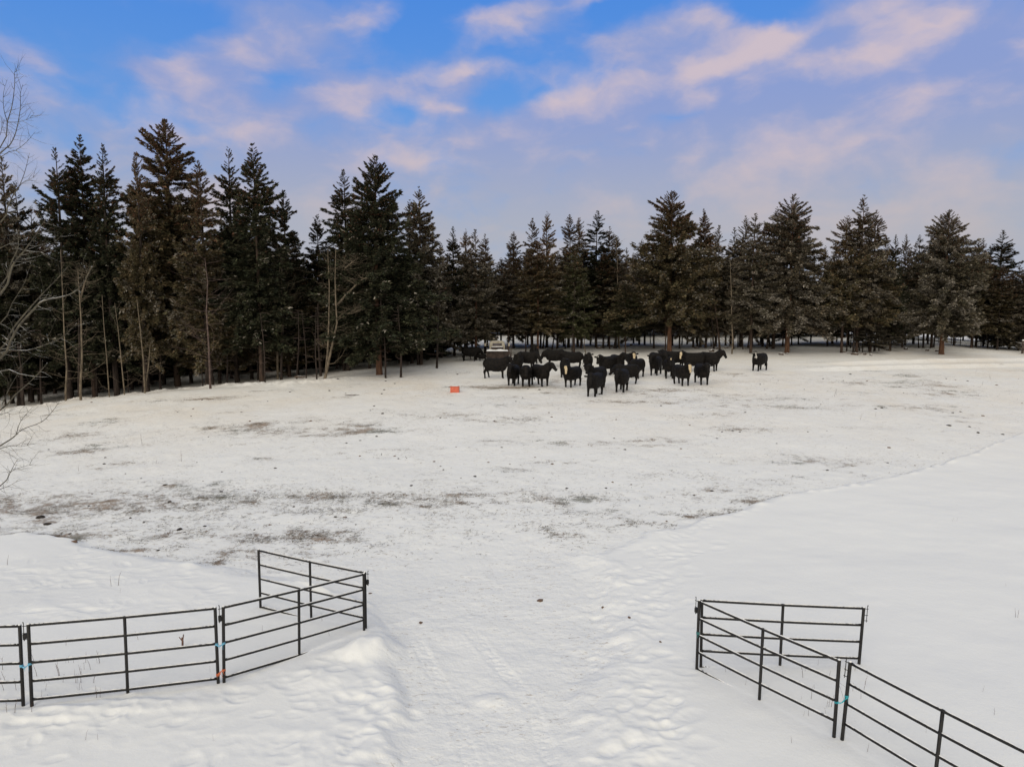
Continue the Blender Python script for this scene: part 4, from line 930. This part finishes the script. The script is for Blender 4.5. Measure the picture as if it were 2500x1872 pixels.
# slim dead-limbed trunks standing under the crowns
def pole_tree(px, by, H, seed, label, group, r=.07, mat='bark', lean=0.0):
    x, y = ground_hit(px, by, ground); z = surf(x, y); rr_ = random.Random(seed); b = MB()
    l1 = rr_.uniform(-.06, .06)+lean
    pts = [(l1*H*t+.05*math.sin(t*6+seed), .03*math.sin(t*5), -.3+(H+.3)*t) for t in [i/7 for i in range(8)]]
    b.tube(pts, [r*1.25]+[r*(1-.65*i/7) for i in range(1, 8)], 7)
    root = empty('slim_trunk_tree', (x, y, z)); tag(root, label, 'tree', group); b.build('trunk', M[mat], root)
    b = MB()
    for k in range(16):
        t = rr_.uniform(.15, 1); p = Vector((l1*H*t, 0, H*t)); a = rr_.uniform(0, 6.28); l = rr_.uniform(.3, 1.1)
        b.tube([p, p+Vector((math.cos(a)*l*.6, math.sin(a)*l*.6, .02)), p+Vector((math.cos(a)*l, math.sin(a)*l, rr_.uniform(-.2, .15)))], [.02, .014, .005], 3)
    b.build('branches', M['bark_twig'], root)
    return root
rp_ = random.Random(9)
for px, by in sorted(((1285, 862), (1345, 858), (1361, 857), (1378, 852), (1397, 864), (1417, 850), (1489, 852), (1499, 850), (1562, 838), (1588, 840), (1623, 859), (1640, 838), (1663, 842), (1676, 840), (1691, 848), (1701, 838), (1722, 850), (1736, 846), (1744, 852), (1757, 855), (1790, 852), (1800, 848), (1812, 852), (1826, 850),
    (1860, 846), (1870, 852), (1880, 845), (1908, 846), (1917, 848), (2066, 858), (2075, 850), (2082, 862), (2098, 856), (2103, 860), (2121, 858), (2133, 858), (2144, 857), (2202, 848), (2242, 850), (2268, 850), (2279, 848), (2371, 841), (1324, 851), (1300, 858))):
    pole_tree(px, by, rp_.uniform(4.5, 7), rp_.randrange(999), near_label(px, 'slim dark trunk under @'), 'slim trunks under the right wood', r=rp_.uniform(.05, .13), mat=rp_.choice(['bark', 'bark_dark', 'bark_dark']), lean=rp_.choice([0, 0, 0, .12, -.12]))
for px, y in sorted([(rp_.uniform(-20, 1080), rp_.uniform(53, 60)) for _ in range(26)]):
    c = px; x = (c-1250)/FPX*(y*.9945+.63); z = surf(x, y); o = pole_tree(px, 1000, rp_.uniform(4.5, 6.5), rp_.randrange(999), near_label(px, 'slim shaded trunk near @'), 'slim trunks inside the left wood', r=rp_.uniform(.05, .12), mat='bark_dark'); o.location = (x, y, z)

# ------------------------------------------------------------------ bare broadleaf trees
def grow(b, p, d, L, r, depth, rr_, wob=.18, up=.12, n=5, sides=5, dens=1.0, tw=None):
    pts = [p.copy()]; rad = [r]; q = p.copy(); dd = d.normalized()
    for i in range(n):
        dd = (dd+Vector((rr_.gauss(0, wob), rr_.gauss(0, wob), rr_.gauss(0, wob)+up*.3))).normalized(); q = q+dd*(L/n)
        pts.append(q.copy()); rad.append(r*(1-.75*(i+1)/n))
        if depth > 0:
            for _ in range(1 if rr_.random() < .75*dens else 0):
                ax = dd.orthogonal().normalized(); ax.rotate(Matrix.Rotation(rr_.uniform(0, 6.28), 3, dd)); nd_ = (dd*.75+ax*rr_.uniform(.5, 1.0))
                grow(b, q, nd_, L*rr_.uniform(.35, .6)*(1-.4*i/n), rad[-1]*.6, depth-1, rr_, wob, up, max(n-1, 3), max(sides-1, 3), dens)
    b.tube(pts, rad, sides)
def stem_pts(root, pix, y, base_x):
    P = []
    for px, py in pix:
        q = at_depth(px, py, y); P.append(q-root)
    return P
def bare_tree(label, base, stems, r=.13, seed=0, name='bare_tree', mat='bark_pale', nbr=16, bl=2.2, depth=2, droop=.0, y=None):
    """stems: list of pixel polylines from the foot upward"""
    x, yy = ground_hit(*base, ground)
    if y: x = (base[0]-1250)/FPX*(y*.9945+.63); yy = y
    p0 = Vector((x, yy, surf(x, yy))); root = empty(name, p0); tag(root, label, 'bare tree'); rr_ = random.Random(seed)
    for si, pl in enumerate(stems):
        P = [Vector((0, 0, -.4))] if si == 0 else []
        P += stem_pts(p0, pl, yy+.15*si, x)
        if si == 0: P[0].x = P[1].x; 
        rs = r*(1 if si == 0 else .75); n = len(P)
        b = MB(); b.tube(P, [rs*.72*(1-.9*i/(n-1))+.008 for i in range(n)], 8)
        few = nbr < 10 or si > 0
        if not few: b.build('trunk', M[mat], root); b = MB()
        nb2 = int(nbr*1.5)
        for k in range(nb2):
            t = .25+.75*(k+rr_.random())/nb2; t = min(t, .995)*(n-1); i = int(t); q = P[i].lerp(P[i+1], t-i); a = rr_.uniform(0, 6.28); f = t/(n-1)
            grow(b, q, Vector((math.cos(a), math.sin(a)*.8, rr_.uniform(-.15, .55)-droop)), bl*(1.15-.7*f)*rr_.uniform(.6, 1.2), (rs*.13*(1-.6*f))+.0055, depth, rr_, up=.25-droop)
        b.build('trunk' if few else 'branches', M[mat], root)
    return root
bare_tree('slim bare sapling farthest left, standing straight at the wood edge', (160, 968), [[(160, 960), (163, 900), (157, 820), (153, 720), (148, 610)]], .10, 1, nbr=14, bl=2.4, y=50.5)
bare_tree('slim bare tree with a forked head, second from the left', (196, 966), [[(196, 955), (200, 870), (198, 780), (195, 735), (190, 660)], [(195, 735), (207, 690), (222, 650)]], .13, 2, nbr=14, bl=2.2, y=50.5)
bare_tree('very thin leaning bare sapling, third from the left', (266, 962), [[(266, 955), (261, 880), (254, 800), (249, 720)]], .06, 3, nbr=8, bl=1.4, y=51)
bare_tree('thin wavy bare sapling between the third sapling and the pale one', (303, 957), [[(303, 950), (296, 880), (288, 800), (280, 740)]], .07, 4, nbr=8, bl=1.5, y=51)
bare_tree('pale bare sapling with a thin companion stem left of the tallest fir', (353, 950), [[(353, 945), (350, 880), (342, 800), (334, 730)], [(355, 945), (363, 890), (367, 835)]], .10, 5, nbr=9, bl=1.5, y=51)
bare_tree('brown dead tree with broken limbs below the tallest fir', (513, 937), [[(513, 928), (510, 850), (504, 760), (507, 690), (500, 630)]], .13, 6, nbr=20, bl=3.6, mat='bark_twig', y=52)
bare_tree('pale birch with many broken horizontal limbs, in front of the left wood', (678, 926), [[(678, 925), (677, 850), (679, 760), (681, 680), (684, 640), (698, 610)], [(687, 925), (688, 840), (687, 740), (688, 640), (676, 600)]], .15, 7, nbr=24, bl=3.4)
bare_tree('twin stemmed pale aspen curving up beside the dense black fir', (793, 926), [[(793, 925), (803, 880), (814, 830), (823, 790), (820, 740), (818, 680), (820, 600)], [(795, 915), (800, 860), (803, 790), (804, 700), (800, 610)], [(823, 745), (850, 715), (880, 685), (905, 673)], [(825, 768), (860, 765), (905, 745)], [(820, 680), (848, 650), (880, 625)]], .17, 8, nbr=14, bl=2.2)
bare_tree('thin curved bare sapling in front of the olive green pine', (1430, 862), [[(1430, 862), (1426, 845), (1429, 800), (1426, 740), (1424, 690)]], .07, 9, nbr=12, bl=1.6)
bare_tree('tall pale bare tree with fine limbs beside the dark forked fir', (1512, 852), [[(1512, 851), (1510, 780), (1508, 700), (1507, 630), (1504, 575)]], .11, 10, nbr=22, bl=2.4)
bare_tree('pale birch with spreading bare limbs left of the lone cow', (1787, 864), [[(1787, 863), (1789, 830), (1786, 780), (1786, 730), (1784, 680), (1783, 640)]], .13, 11, nbr=22, bl=2.6)
bare_tree('bent bare sapling arching beside the truck', (1247, 876), [[(1247, 872), (1244, 860), (1239, 850), (1234, 843)], [(1248, 872), (1248, 850), (1248, 830)]], .06, 12, nbr=3, bl=.6, mat='bark_twig', depth=1)
bare_tree('leafless thicket beside the trunk left of the truck', (1140, 880), [[(1150, 878), (1143, 862), (1135, 845)], [(1150, 878), (1146, 860), (1141, 840)]], .05, 13, nbr=8, bl=1.0, mat='bark_twig', y=66)

# big bare tree in the left foreground: trunk outside the picture, limbs reaching in
def near_tree():
    D = 13.5; root_px = -430
    x = (root_px-1250)/FPX*(D*.9945+.63); p0 = Vector((x, D, surf(x, D))); root = empty('bare_tree', p0); tag(root, 'large bare tree in the left foreground with snow lined limbs reaching into view', 'bare tree')
    tb = MB(); T = [Vector((0, 0, -.4)), Vector((.05, 0, .8)), Vector((-.1, .1, 2.5)), Vector((.05, .1, 5)), Vector((.2, 0, 8)), Vector((.35, 0, 11))]; tb.tube(T, [.26, .22, .19, .15, .10, .04], 12); tb.build('trunk', M['bark_snowy'], root)
    LB = [ # limb polylines in pixels, thickness m, depth offset, side of twigs
     ([(0, 361), (18, 298), (30, 256), (36, 204), (36, 177), (50, 171)], .020, .5, (60, 640)), ([(18, 298), (9, 265), (9, 225), (20, 189)], .014, .5, None),
     ([(0, 375), (21, 358), (36, 331), (45, 295), (50, 259), (50, 228), (56, 206)], .022, .2, (70, 640)), ([(18, 299), (45, 298), (72, 289), (86, 274)], .011, .45, None), ([(0, 385), (39, 367), (66, 346), (88, 319)], .014, .1, (60, 600)),
     ([(0, 545), (18, 506), (36, 470), (45, 458), (60, 422), (72, 373)], .026, -.3, (60, 760)), ([(45, 458), (60, 443), (88, 431)], .011, -.3, None), ([(0, 330), (6, 310), (12, 292)], .01, .3, (0,0)),
     ([(0, 720), (30, 650), (60, 612), (88, 573), (112, 533)], .040, -.6, (70, 860)), ([(60, 612), (100, 615), (121, 603), (157, 567)], .016, -.6, None), ([(0, 606), (36, 595)], .016, -.2, (60, 700)),
     ([(0, 875), (25, 835), (47, 795), (83, 755), (105, 735), (156, 724), (188, 708), (214, 672), (225, 650)], .050, -.2, (60, 990)), ([(0, 853), (22, 820), (40, 791), (80, 744), (109, 712), (145, 675), (167, 650)], .040, .1, (60, 960)),
     ([(0, 862), (65, 856), (120, 838), (159, 818), (188, 788)], .030, -.1, (60, 960)), ([(20, 852), (45, 838), (68, 826)], .014, -.1, None), ([(50, 854), (52, 830), (53, 805)], .010, -.1, None), ([(120, 838), (114, 815)], .008, -.1, None),
     ([(0, 907), (47, 913), (90, 920), (120, 920)], .026, .2, (60, 980)), ([(0, 1001), (36, 965), (69, 936), (98, 907), (116, 885)], .028, 0, (60, 1060)), ([(6, 985), (22, 950), (42, 915), (58, 895)], .018, .1, None),
     ([(0, 1088), (33, 1067), (54, 1048), (101, 1030), (127, 1005), (145, 980)], .024, -.5, (50, 1150)), ([(40, 1059), (51, 1027), (83, 990)], .014, -.5, None), ([(0, 1095), (51, 1090), (90, 1081)], .014, -.4, (30, 1140)),
     ([(0, 1186), (25, 1153), (43, 1143), (83, 1132)], .018, -.7, (40, 1230)), ([(25, 1153), (40, 1125), (48, 1118)], .010, -.7, None), ([(0, 1194), (30, 1182), (50, 1165)], .011, -.7, None), ([(0, 1012), (30, 1012), (80, 1000)], .012, 0, (40, 1060)),
     ([(0, 700), (28, 640), (45, 600), (40, 560)], .03, .4, (60, 860)), ([(0, 790), (30, 740), (60, 690), (75, 640)], .02, .5, (60, 900))]
    rr_ = random.Random(77)
    for pl, th, dz, org in LB:
        pts = []; y = D+dz
        if org and org != (0, 0):
            q0 = at_depth(pl[0][0], pl[0][1], y); zt = max(min(at_depth(root_px, org[1]+130, D).z-p0.z, 9.5), .8)
            base = Vector((.05, .05, zt)); s = q0-p0
            for t in (0, .35, .7): pts.append(base.lerp(s, t)+Vector((0, 0, -.22*math.sin(t*math.pi))))
        n0 = len(pts)
        for i, (px, py) in enumerate(pl): pts.append(at_depth(px, py, y+.12*math.sin(i*1.7+dz*5))-p0)
        n = len(pts); b = MB(); th *= .5; rad = [th*(1.1 if i < n0 else 1)*(1-.78*max(i-n0, 0)/(n-n0-1)) for i in range(n)]
        # smooth the line
        Q = []; Rr = []
        for i in range(n-1):
            for s_ in range(3):
                t = s_/3; a_, b_, c_, d_ = pts[max(i-1, 0)], pts[i], pts[i+1], pts[min(i+2, n-1)]
                Q.append(.5*((2*b_)+(c_-a_)*t+(2*a_-5*b_+4*c_-d_)*t*t+(3*b_-a_-3*c_+d_)*t**3)); Rr.append(rad[i]*(1-t)+rad[i+1]*t)
        Q.append(pts[-1]); Rr.append(rad[-1]*.8)
        b.tube(Q, Rr, 7)
        for i in range(n0*3, len(Q)-1):
            dd = (Q[min(i+1, len(Q)-1)]-Q[i-1]).normalized()
            for _ in range(2 if py < 640 or py > 960 else 1):
                if rr_.random() < .66:
                    sd_ = rr_.choice((-1, 1)); ax = Vector((-dd.z, rr_.uniform(-.6, .6), dd.x))*sd_
                    L_ = rr_.uniform(.12, .55)*(.7+th*8)
                    grow(b, Q[i], dd*.7+ax*rr_.uniform(.6, 1.1), L_, max(Rr[i]*.38, .0034), 1 if L_ > .25 else 0, rr_, wob=.16, up=.1, n=4, sides=4, dens=.9)
        b.build('limb', M['bark_snowy'], root)
near_tree()
# ground litter beneath the right wood
rl = random.Random(31)
M['rock'] = noisemat('brown_rock', (.05, .038, .03), (.14, .10, .075), 5, .9, .6, 20, snow=(1.0, .5, 8))
RK = [lump(50+s, .6).mesh('rock', M['rock']) for s in range(3)]
for px, py, w in ((1462, 851, 12), (1490, 846, 12), (1737, 858, 16), (1752, 852, 9), (1540, 843, 10), (2086, 866, 14), (2110, 866, 12), (2125, 868, 10), (2060, 860, 8), (2165, 855, 10), (2262, 856, 12), (2285, 858, 10), (1905, 866, 12), (1920, 864, 8), (1275, 861, 12), (2210, 853, 14), (1700, 851, 10), (1773, 850, 9)):
    p = on(px, py); s = w*p.y/FPX/2; o = link('stone', RK[rl.randrange(3)], None, p+Vector((0, 0, s*.2)), rl.uniform(0, 6)); o.scale = (s*1.2, s, s*.9)
    tag(o, 'brown stone or stump lying in the snow under the right wood', 'stone', 'stones under the right wood')
for px, py, w, l in ((735, 925, 30, 'snow topped fallen log at the wood edge left of the twin aspen'), (775, 924, 24, 'thin fallen pole behind the foot of the twin aspen'), (2202, 852, 42, 'long leaning dead branch right of the many trunked clump'), (1862, 846, 50, 'fallen dead branch in the wood right of the lone cow'), (2090, 866, 50, 'tangle of dead branch at the foot of the many trunks'), (1890, 850, 46, 'dead branch on the snow left of the tall frosted fir'), (1700, 836, 44, 'dark fallen branch behind the trunks right of the leaning trunk')):
    stick(px, py, w, l, .15, 'rock', th=.10 if px == 735 else .045)
# ------------------------------------------------------------------ cattle
def ell_ring(c, ax, up, hw, hh, n=14, pw=1.0, belly=0.0):
    side = ax.cross(up).normalized(); u = side.cross(ax).normalized(); R = []
    for k in range(n):
        a = 2*math.pi*k/n; cx, sx_ = math.cos(a), math.sin(a)
        R.append(c+side*(hw*math.copysign(abs(cx)**pw, cx))+u*(hh*math.copysign(abs(sx_)**pw, sx_))*(1+(belly if sx_ < 0 else 0)))
    return R
def loft(b, st, n=14, pw=.9):
    """st: list of (centre, half width, half height)"""
    R = []
    for i, s in enumerate(st):
        c = Vector(s[0]); a = Vector(st[max(i-1, 0)][0]); d = Vector(st[min(i+1, len(st)-1)][0])-a
        up = Vector((0, 0, 1)) if abs(d.normalized().z) < .85 else Vector((1, 0, 0))
        R.append(ell_ring(c, d.normalized(), up, s[1], s[2], n, pw))
    b.rings(R)
def cow_mesh(seed, yaw=0.0, hh=1.36, face=None, pitch=-38, calf=False, neckyaw=None):
    """body along +X, feet at z=0, back about 1.36 m"""
    r = random.Random(seed); b = MB(); fat = r.uniform(.96, 1.10)
    loft(b, [((x_, 0, (t_+b_)/2), w_*(fat if abs(x_) < .6 else 1), (t_-b_)/2) for x_, t_, b_, w_ in ((-.90, 1.25, 1.0, .08), (-.86, 1.33, .84, .21), (-.74, 1.38, .70, .275), (-.48, 1.35, .52, .31), (-.12, 1.335, .435, .36), (.20, 1.33, .44, .355), (.45, 1.345, .48, .305), (.62, 1.37, .53, .26), (.76, 1.31, .62, .19), (.86, 1.18, .70, .10))], 16, .78)
    yr = R_(yaw); ny = yr*.62 if neckyaw is None else R_(neckyaw)
    nb = Vector((.66, 0, 1.10)); nd = Vector((math.cos(ny), math.sin(ny), 0)); poll = nb+nd*.43; poll.z = hh; mid_ = nb.lerp(poll, .5)+Vector((.05, 0, -.02)) if abs(yaw) > 40 else nb.lerp(poll, .5)
    loft(b, [(Vector((.50, 0, 1.0)), .22, .32), (nb, .22, .31), (mid_, .195, .275), (nb.lerp(poll, .82), .16, .225), (poll+nd*.02+Vector((0, 0, -.03)), .10, .13)])
    hd = Vector((math.cos(yr)*math.cos(R_(pitch)), math.sin(yr)*math.cos(R_(pitch)), math.sin(R_(pitch)))); hp = poll+Vector((0, 0, -.02))
    hs = Vector((-math.sin(yr), math.cos(yr), 0)); hu = hd.cross(hs)*-1
    if hu.z < 0: hu = -hu
    loft(b, [(hp-hd*.09, .09, .09), (hp+hd*.0, .135, .13), (hp+hd*.14, .14, .14), (hp+hd*.27, .108, .12), (hp+hd*.40, .088, .092), (hp+hd*.49, .098, .088), (hp+hd*.545, .075, .065)], 12, .75)
    for s in (-1, 1):                        # ears
        e0 = hp+hs*s*.11+hd*.02; e1 = e0+hs*s*.24+Vector((0, 0, -.02))-hd*.03
        loft(b, [(e0, .025, .03), (e0.lerp(e1, .4), .030, .072), (e0.lerp(e1, .8), .026, .062), (e1, .012, .015)], 8, 1)
    # brisket, udder, dewlap
    loft(b, [((.70, 0, .74), .10, .10), ((.52, 0, .60), .16, .13), ((.25, 0, .55), .16, .10)], 10); loft(b, [((-.34, 0, .62), .12, .10), ((-.46, 0, .58), .14, .12), ((-.56, 0, .62), .10, .10)], 10)
    for s in (-1, 1):
        sp_ = r.uniform(-.10, .10); y = s*.19
        loft(b, [((.52, s*.14, 1.0), .14, .22), ((.51, y*.95, .74), .12, .17), ((.47+sp_*.4, y, .50), .085, .105), ((.48+sp_*.7, y, .40), .074, .08), ((.48+sp_*.9, y, .22), .058, .062), ((.48+sp_, y, .10), .058, .06), ((.50+sp_, y, .0), .062, .068)], 10, 1)
        sp_ = r.uniform(-.12, .12); y = s*.18
        loft(b, [((-.66, s*.14, 1.06), .15, .24), ((-.62, y, .82), .135, .225), ((-.64+sp_*.3, y, .62), .085, .135), ((-.73+sp_*.6, y, .46), .07, .09), ((-.71+sp_*.8, y, .34), .06, .068), ((-.68+sp_, y, .12), .058, .058), ((-.66+sp_, y, .0), .062, .068)], 10, 1)
    tw_ = r.uniform(-.05, .05)
    b.tube([(-.84, 0, 1.22), (-.93, tw_*.4, 1.12), (-.93, tw_, .80), (-.91, tw_, .55), (-.92, tw_*1.5, .40), (-.92, tw_*1.5, .30)], [.035, .03, .022, .024, .045, .02], 8)
    me0 = b.mesh('cow', M['fur_black']); o = bpy.data.objects.new('tmp', me0); COL.objects.link(o)
    rm = o.modifiers.new('r', 'REMESH'); rm.mode = 'VOXEL'; rm.voxel_size = .021
    sm = o.modifiers.new('s', 'SMOOTH'); sm.factor = .5; sm.iterations = 3
    dg = bpy.context.evaluated_depsgraph_get(); dg.update(); me = bpy.data.meshes.new_from_object(o.evaluated_get(dg)); bpy.data.objects.remove(o)
    me.name = 'cow'; me.materials.clear()
    for k in ('fur_black', 'fur_cream', 'fur_white', 'horn'): me.materials.append(M[k])
    n = len(me.polygons); C = np.zeros(n*3, dtype=np.float32); me.polygons.foreach_get('center', C); C = C.reshape(-1, 3); Nn = np.zeros(n*3, dtype=np.float32); me.polygons.foreach_get('normal', Nn); Nn = Nn.reshape(-1, 3)
    mi = np.zeros(n, dtype=np.int32); mi[C[:, 2] < .055] = 3
    q = C-np.array(hp); a = q@np.array(hd); s_ = q@np.array(hs); u_ = q@np.array(hu); wob = .010*np.sin(a*17+seed)+.006*np.sin(u_*60)
    if face == 'cream': mi[(a > .02) & (a < .58) & (np.abs(s_+wob) < .072+.02*np.sin(a*9)) & (Nn@np.array(hu) > -.15) & (u_ > -.03)] = 1
    if face == 'blaze': mi[(a > .02) & (a < .16) & (np.abs(s_-.01) < .035) & (u_ > 0)] = 1
    if face == 'star': mi[(a > -.02) & (a < .09) & (np.abs(s_) < .03) & (u_ > 0)] = 2
    if face == 'white': mi[((np.abs(s_+wob) < .035) & (a > .0) & (a < .5) & (u_ > 0)) | ((a > .33) & (a < .43) & (u_ > -.06)) | ((a > .0) & (a < .04) & (u_ > 0.02))] = 2
    me.polygons.foreach_set('material_index', mi); me.polygons.foreach_set('use_smooth', np.ones(n, dtype=bool)); me.update()
    return me
# body px, foot py, heading (0 = facing right, -90 = facing camera), head yaw, head height, face, scale, label
CW = [
 (1211, 923, -8, -30, 1.38, None, 1.06, 'black cow broadside at the left end of the herd, facing right'),
 (1253, 940, -104, 6, 1.30, None, 1.0, 'black cow second from the left in the front rank, turned slightly left'),
 (1284, 942, -90, 0, 1.15, None, 1.0, 'round bellied black cow head on, third from the left in front'),
 (1320, 942, -60, 30, 1.36, None, 1.04, 'black cow in the front rank with head turned right and one ear out'),
 (1265, 907, -88, 0, 1.28, None, 1.0, 'black cow head on behind the second and third front cows'),
 (1287, 901, -25, -10, 1.0, None, 1.03, 'black cow broadside behind the round bellied one, back level'),
 (1304, 886, -92, 0, 1.50, None, .98, 'black cow farthest back with raised head and ears up'),
 (1355, 894, 178, 8, .88, None, 1.04, 'black cow broadside facing left with lowered head in the back rank'),
 (1397, 899, 174, 20, 1.2, None, 1.0, 'black cow with rump to the right behind the yellow faced cow'),
 (1379, 919, -100, 5, 1.25, None, .98, 'black cow head on half hidden behind the yellow faced cow'),
 (1396, 944, -132, 38, 1.34, 'cream', .98, 'black cow with a yellow face turned to the camera, left of centre'),
 (1435, 904, -92, 0, 1.32, None, .96, 'single black cow head on in the gap at the middle of the herd'),
 (1482, 914, -140, 18, 1.34, 'star', 1.04, 'black cow with a white spot on its brow, facing left in the middle'),
 (1506, 911, -72, 15, 1.36, None, 1.04, 'black cow beside the white spotted one, looking right'),
 (1456, 948, -130, 8, 1.38, None, 1.03, 'black cow facing left behind the foremost cow'),
 (1452, 965, -120, 22, 1.16, None, 1.02, 'foremost black cow of the herd, nearest the camera'),
 (1517, 955, -112, -6, 1.22, None, 1.02, 'black cow right of the foremost cow, with pricked ears'),
 (1531, 938, -165, 0, 1.1, None, .98, 'black cow mostly hidden behind the front cow right of the foremost one'),
 (1542, 903, -92, 0, 1.30, 'cream', .98, 'black cow with a pale blaze, head on at the back of the middle gap'),
 (1555, 921, -125, 0, .98, None, .98, 'black cow with raised tail end and hidden head below the pale blazed cow'),
 (1600, 915, -116, -10, 1.38, None, 1.0, 'black cow looking left with one ear out, right of the middle gap'),
 (1604, 902, -62, -5, 1.15, None, 1.0, 'black cow rump showing just behind the left looking cow'),
 (1642, 901, 176, 45, 1.36, None, 1.04, 'long black cow broadside at the back facing left with ears out'),
 (1632, 922, -99, 4, 1.32, 'blaze', 1.02, 'black cow with a small orange patch on its brow'),
 (1690, 905, 180, 62, 1.36, 'cream', 1.06, 'black cow broadside at the back whose long cream face looks at the camera'),
 (1663, 939, -70, -18, 1.32, 'cream', 1.0, 'cream faced black cow in the front rank on the right'),
 (1712, 938, -84, -4, 1.25, None, 1.0, 'stout black cow head on at the right end of the front rank'),
 (1731, 905, -46, 10, 1.34, None, 1.06, 'black cow broadside at the right end of the herd, facing right'),
 (1852, 904, -138, 36, 1.32, 'white', 1.0, 'lone black cow with white face marks standing apart on the right'),
 (1150, 881, -5, 0, .95, None, .92, 'black cow half hidden behind the red trunk left of the truck'),
 (1177, 881, 172, 0, .72, None, .46, 'small black calf beside the truck and the red trunk')]
for i, (px, py, hd, yw, hh, face, sc, lab) in enumerate(CW):
    p = on(px, py)
    me = cow_mesh(i+40, yw, hh+(.10 if hh > 1.1 and abs(hd+90) < 50 else 0), face, pitch=-62 if hh < 1.1 else (-58 if abs(hd+yw+90) < 55 else -48))
    o = link('cow' if 'calf' not in lab else 'calf', me, None, p-Vector((0, 0, .03)), R_(hd)); s = sc*1.03; o.scale = (s*.93, s*1.14, s*1.03)
    tag(o, lab, 'cow', 'black cattle in the field')
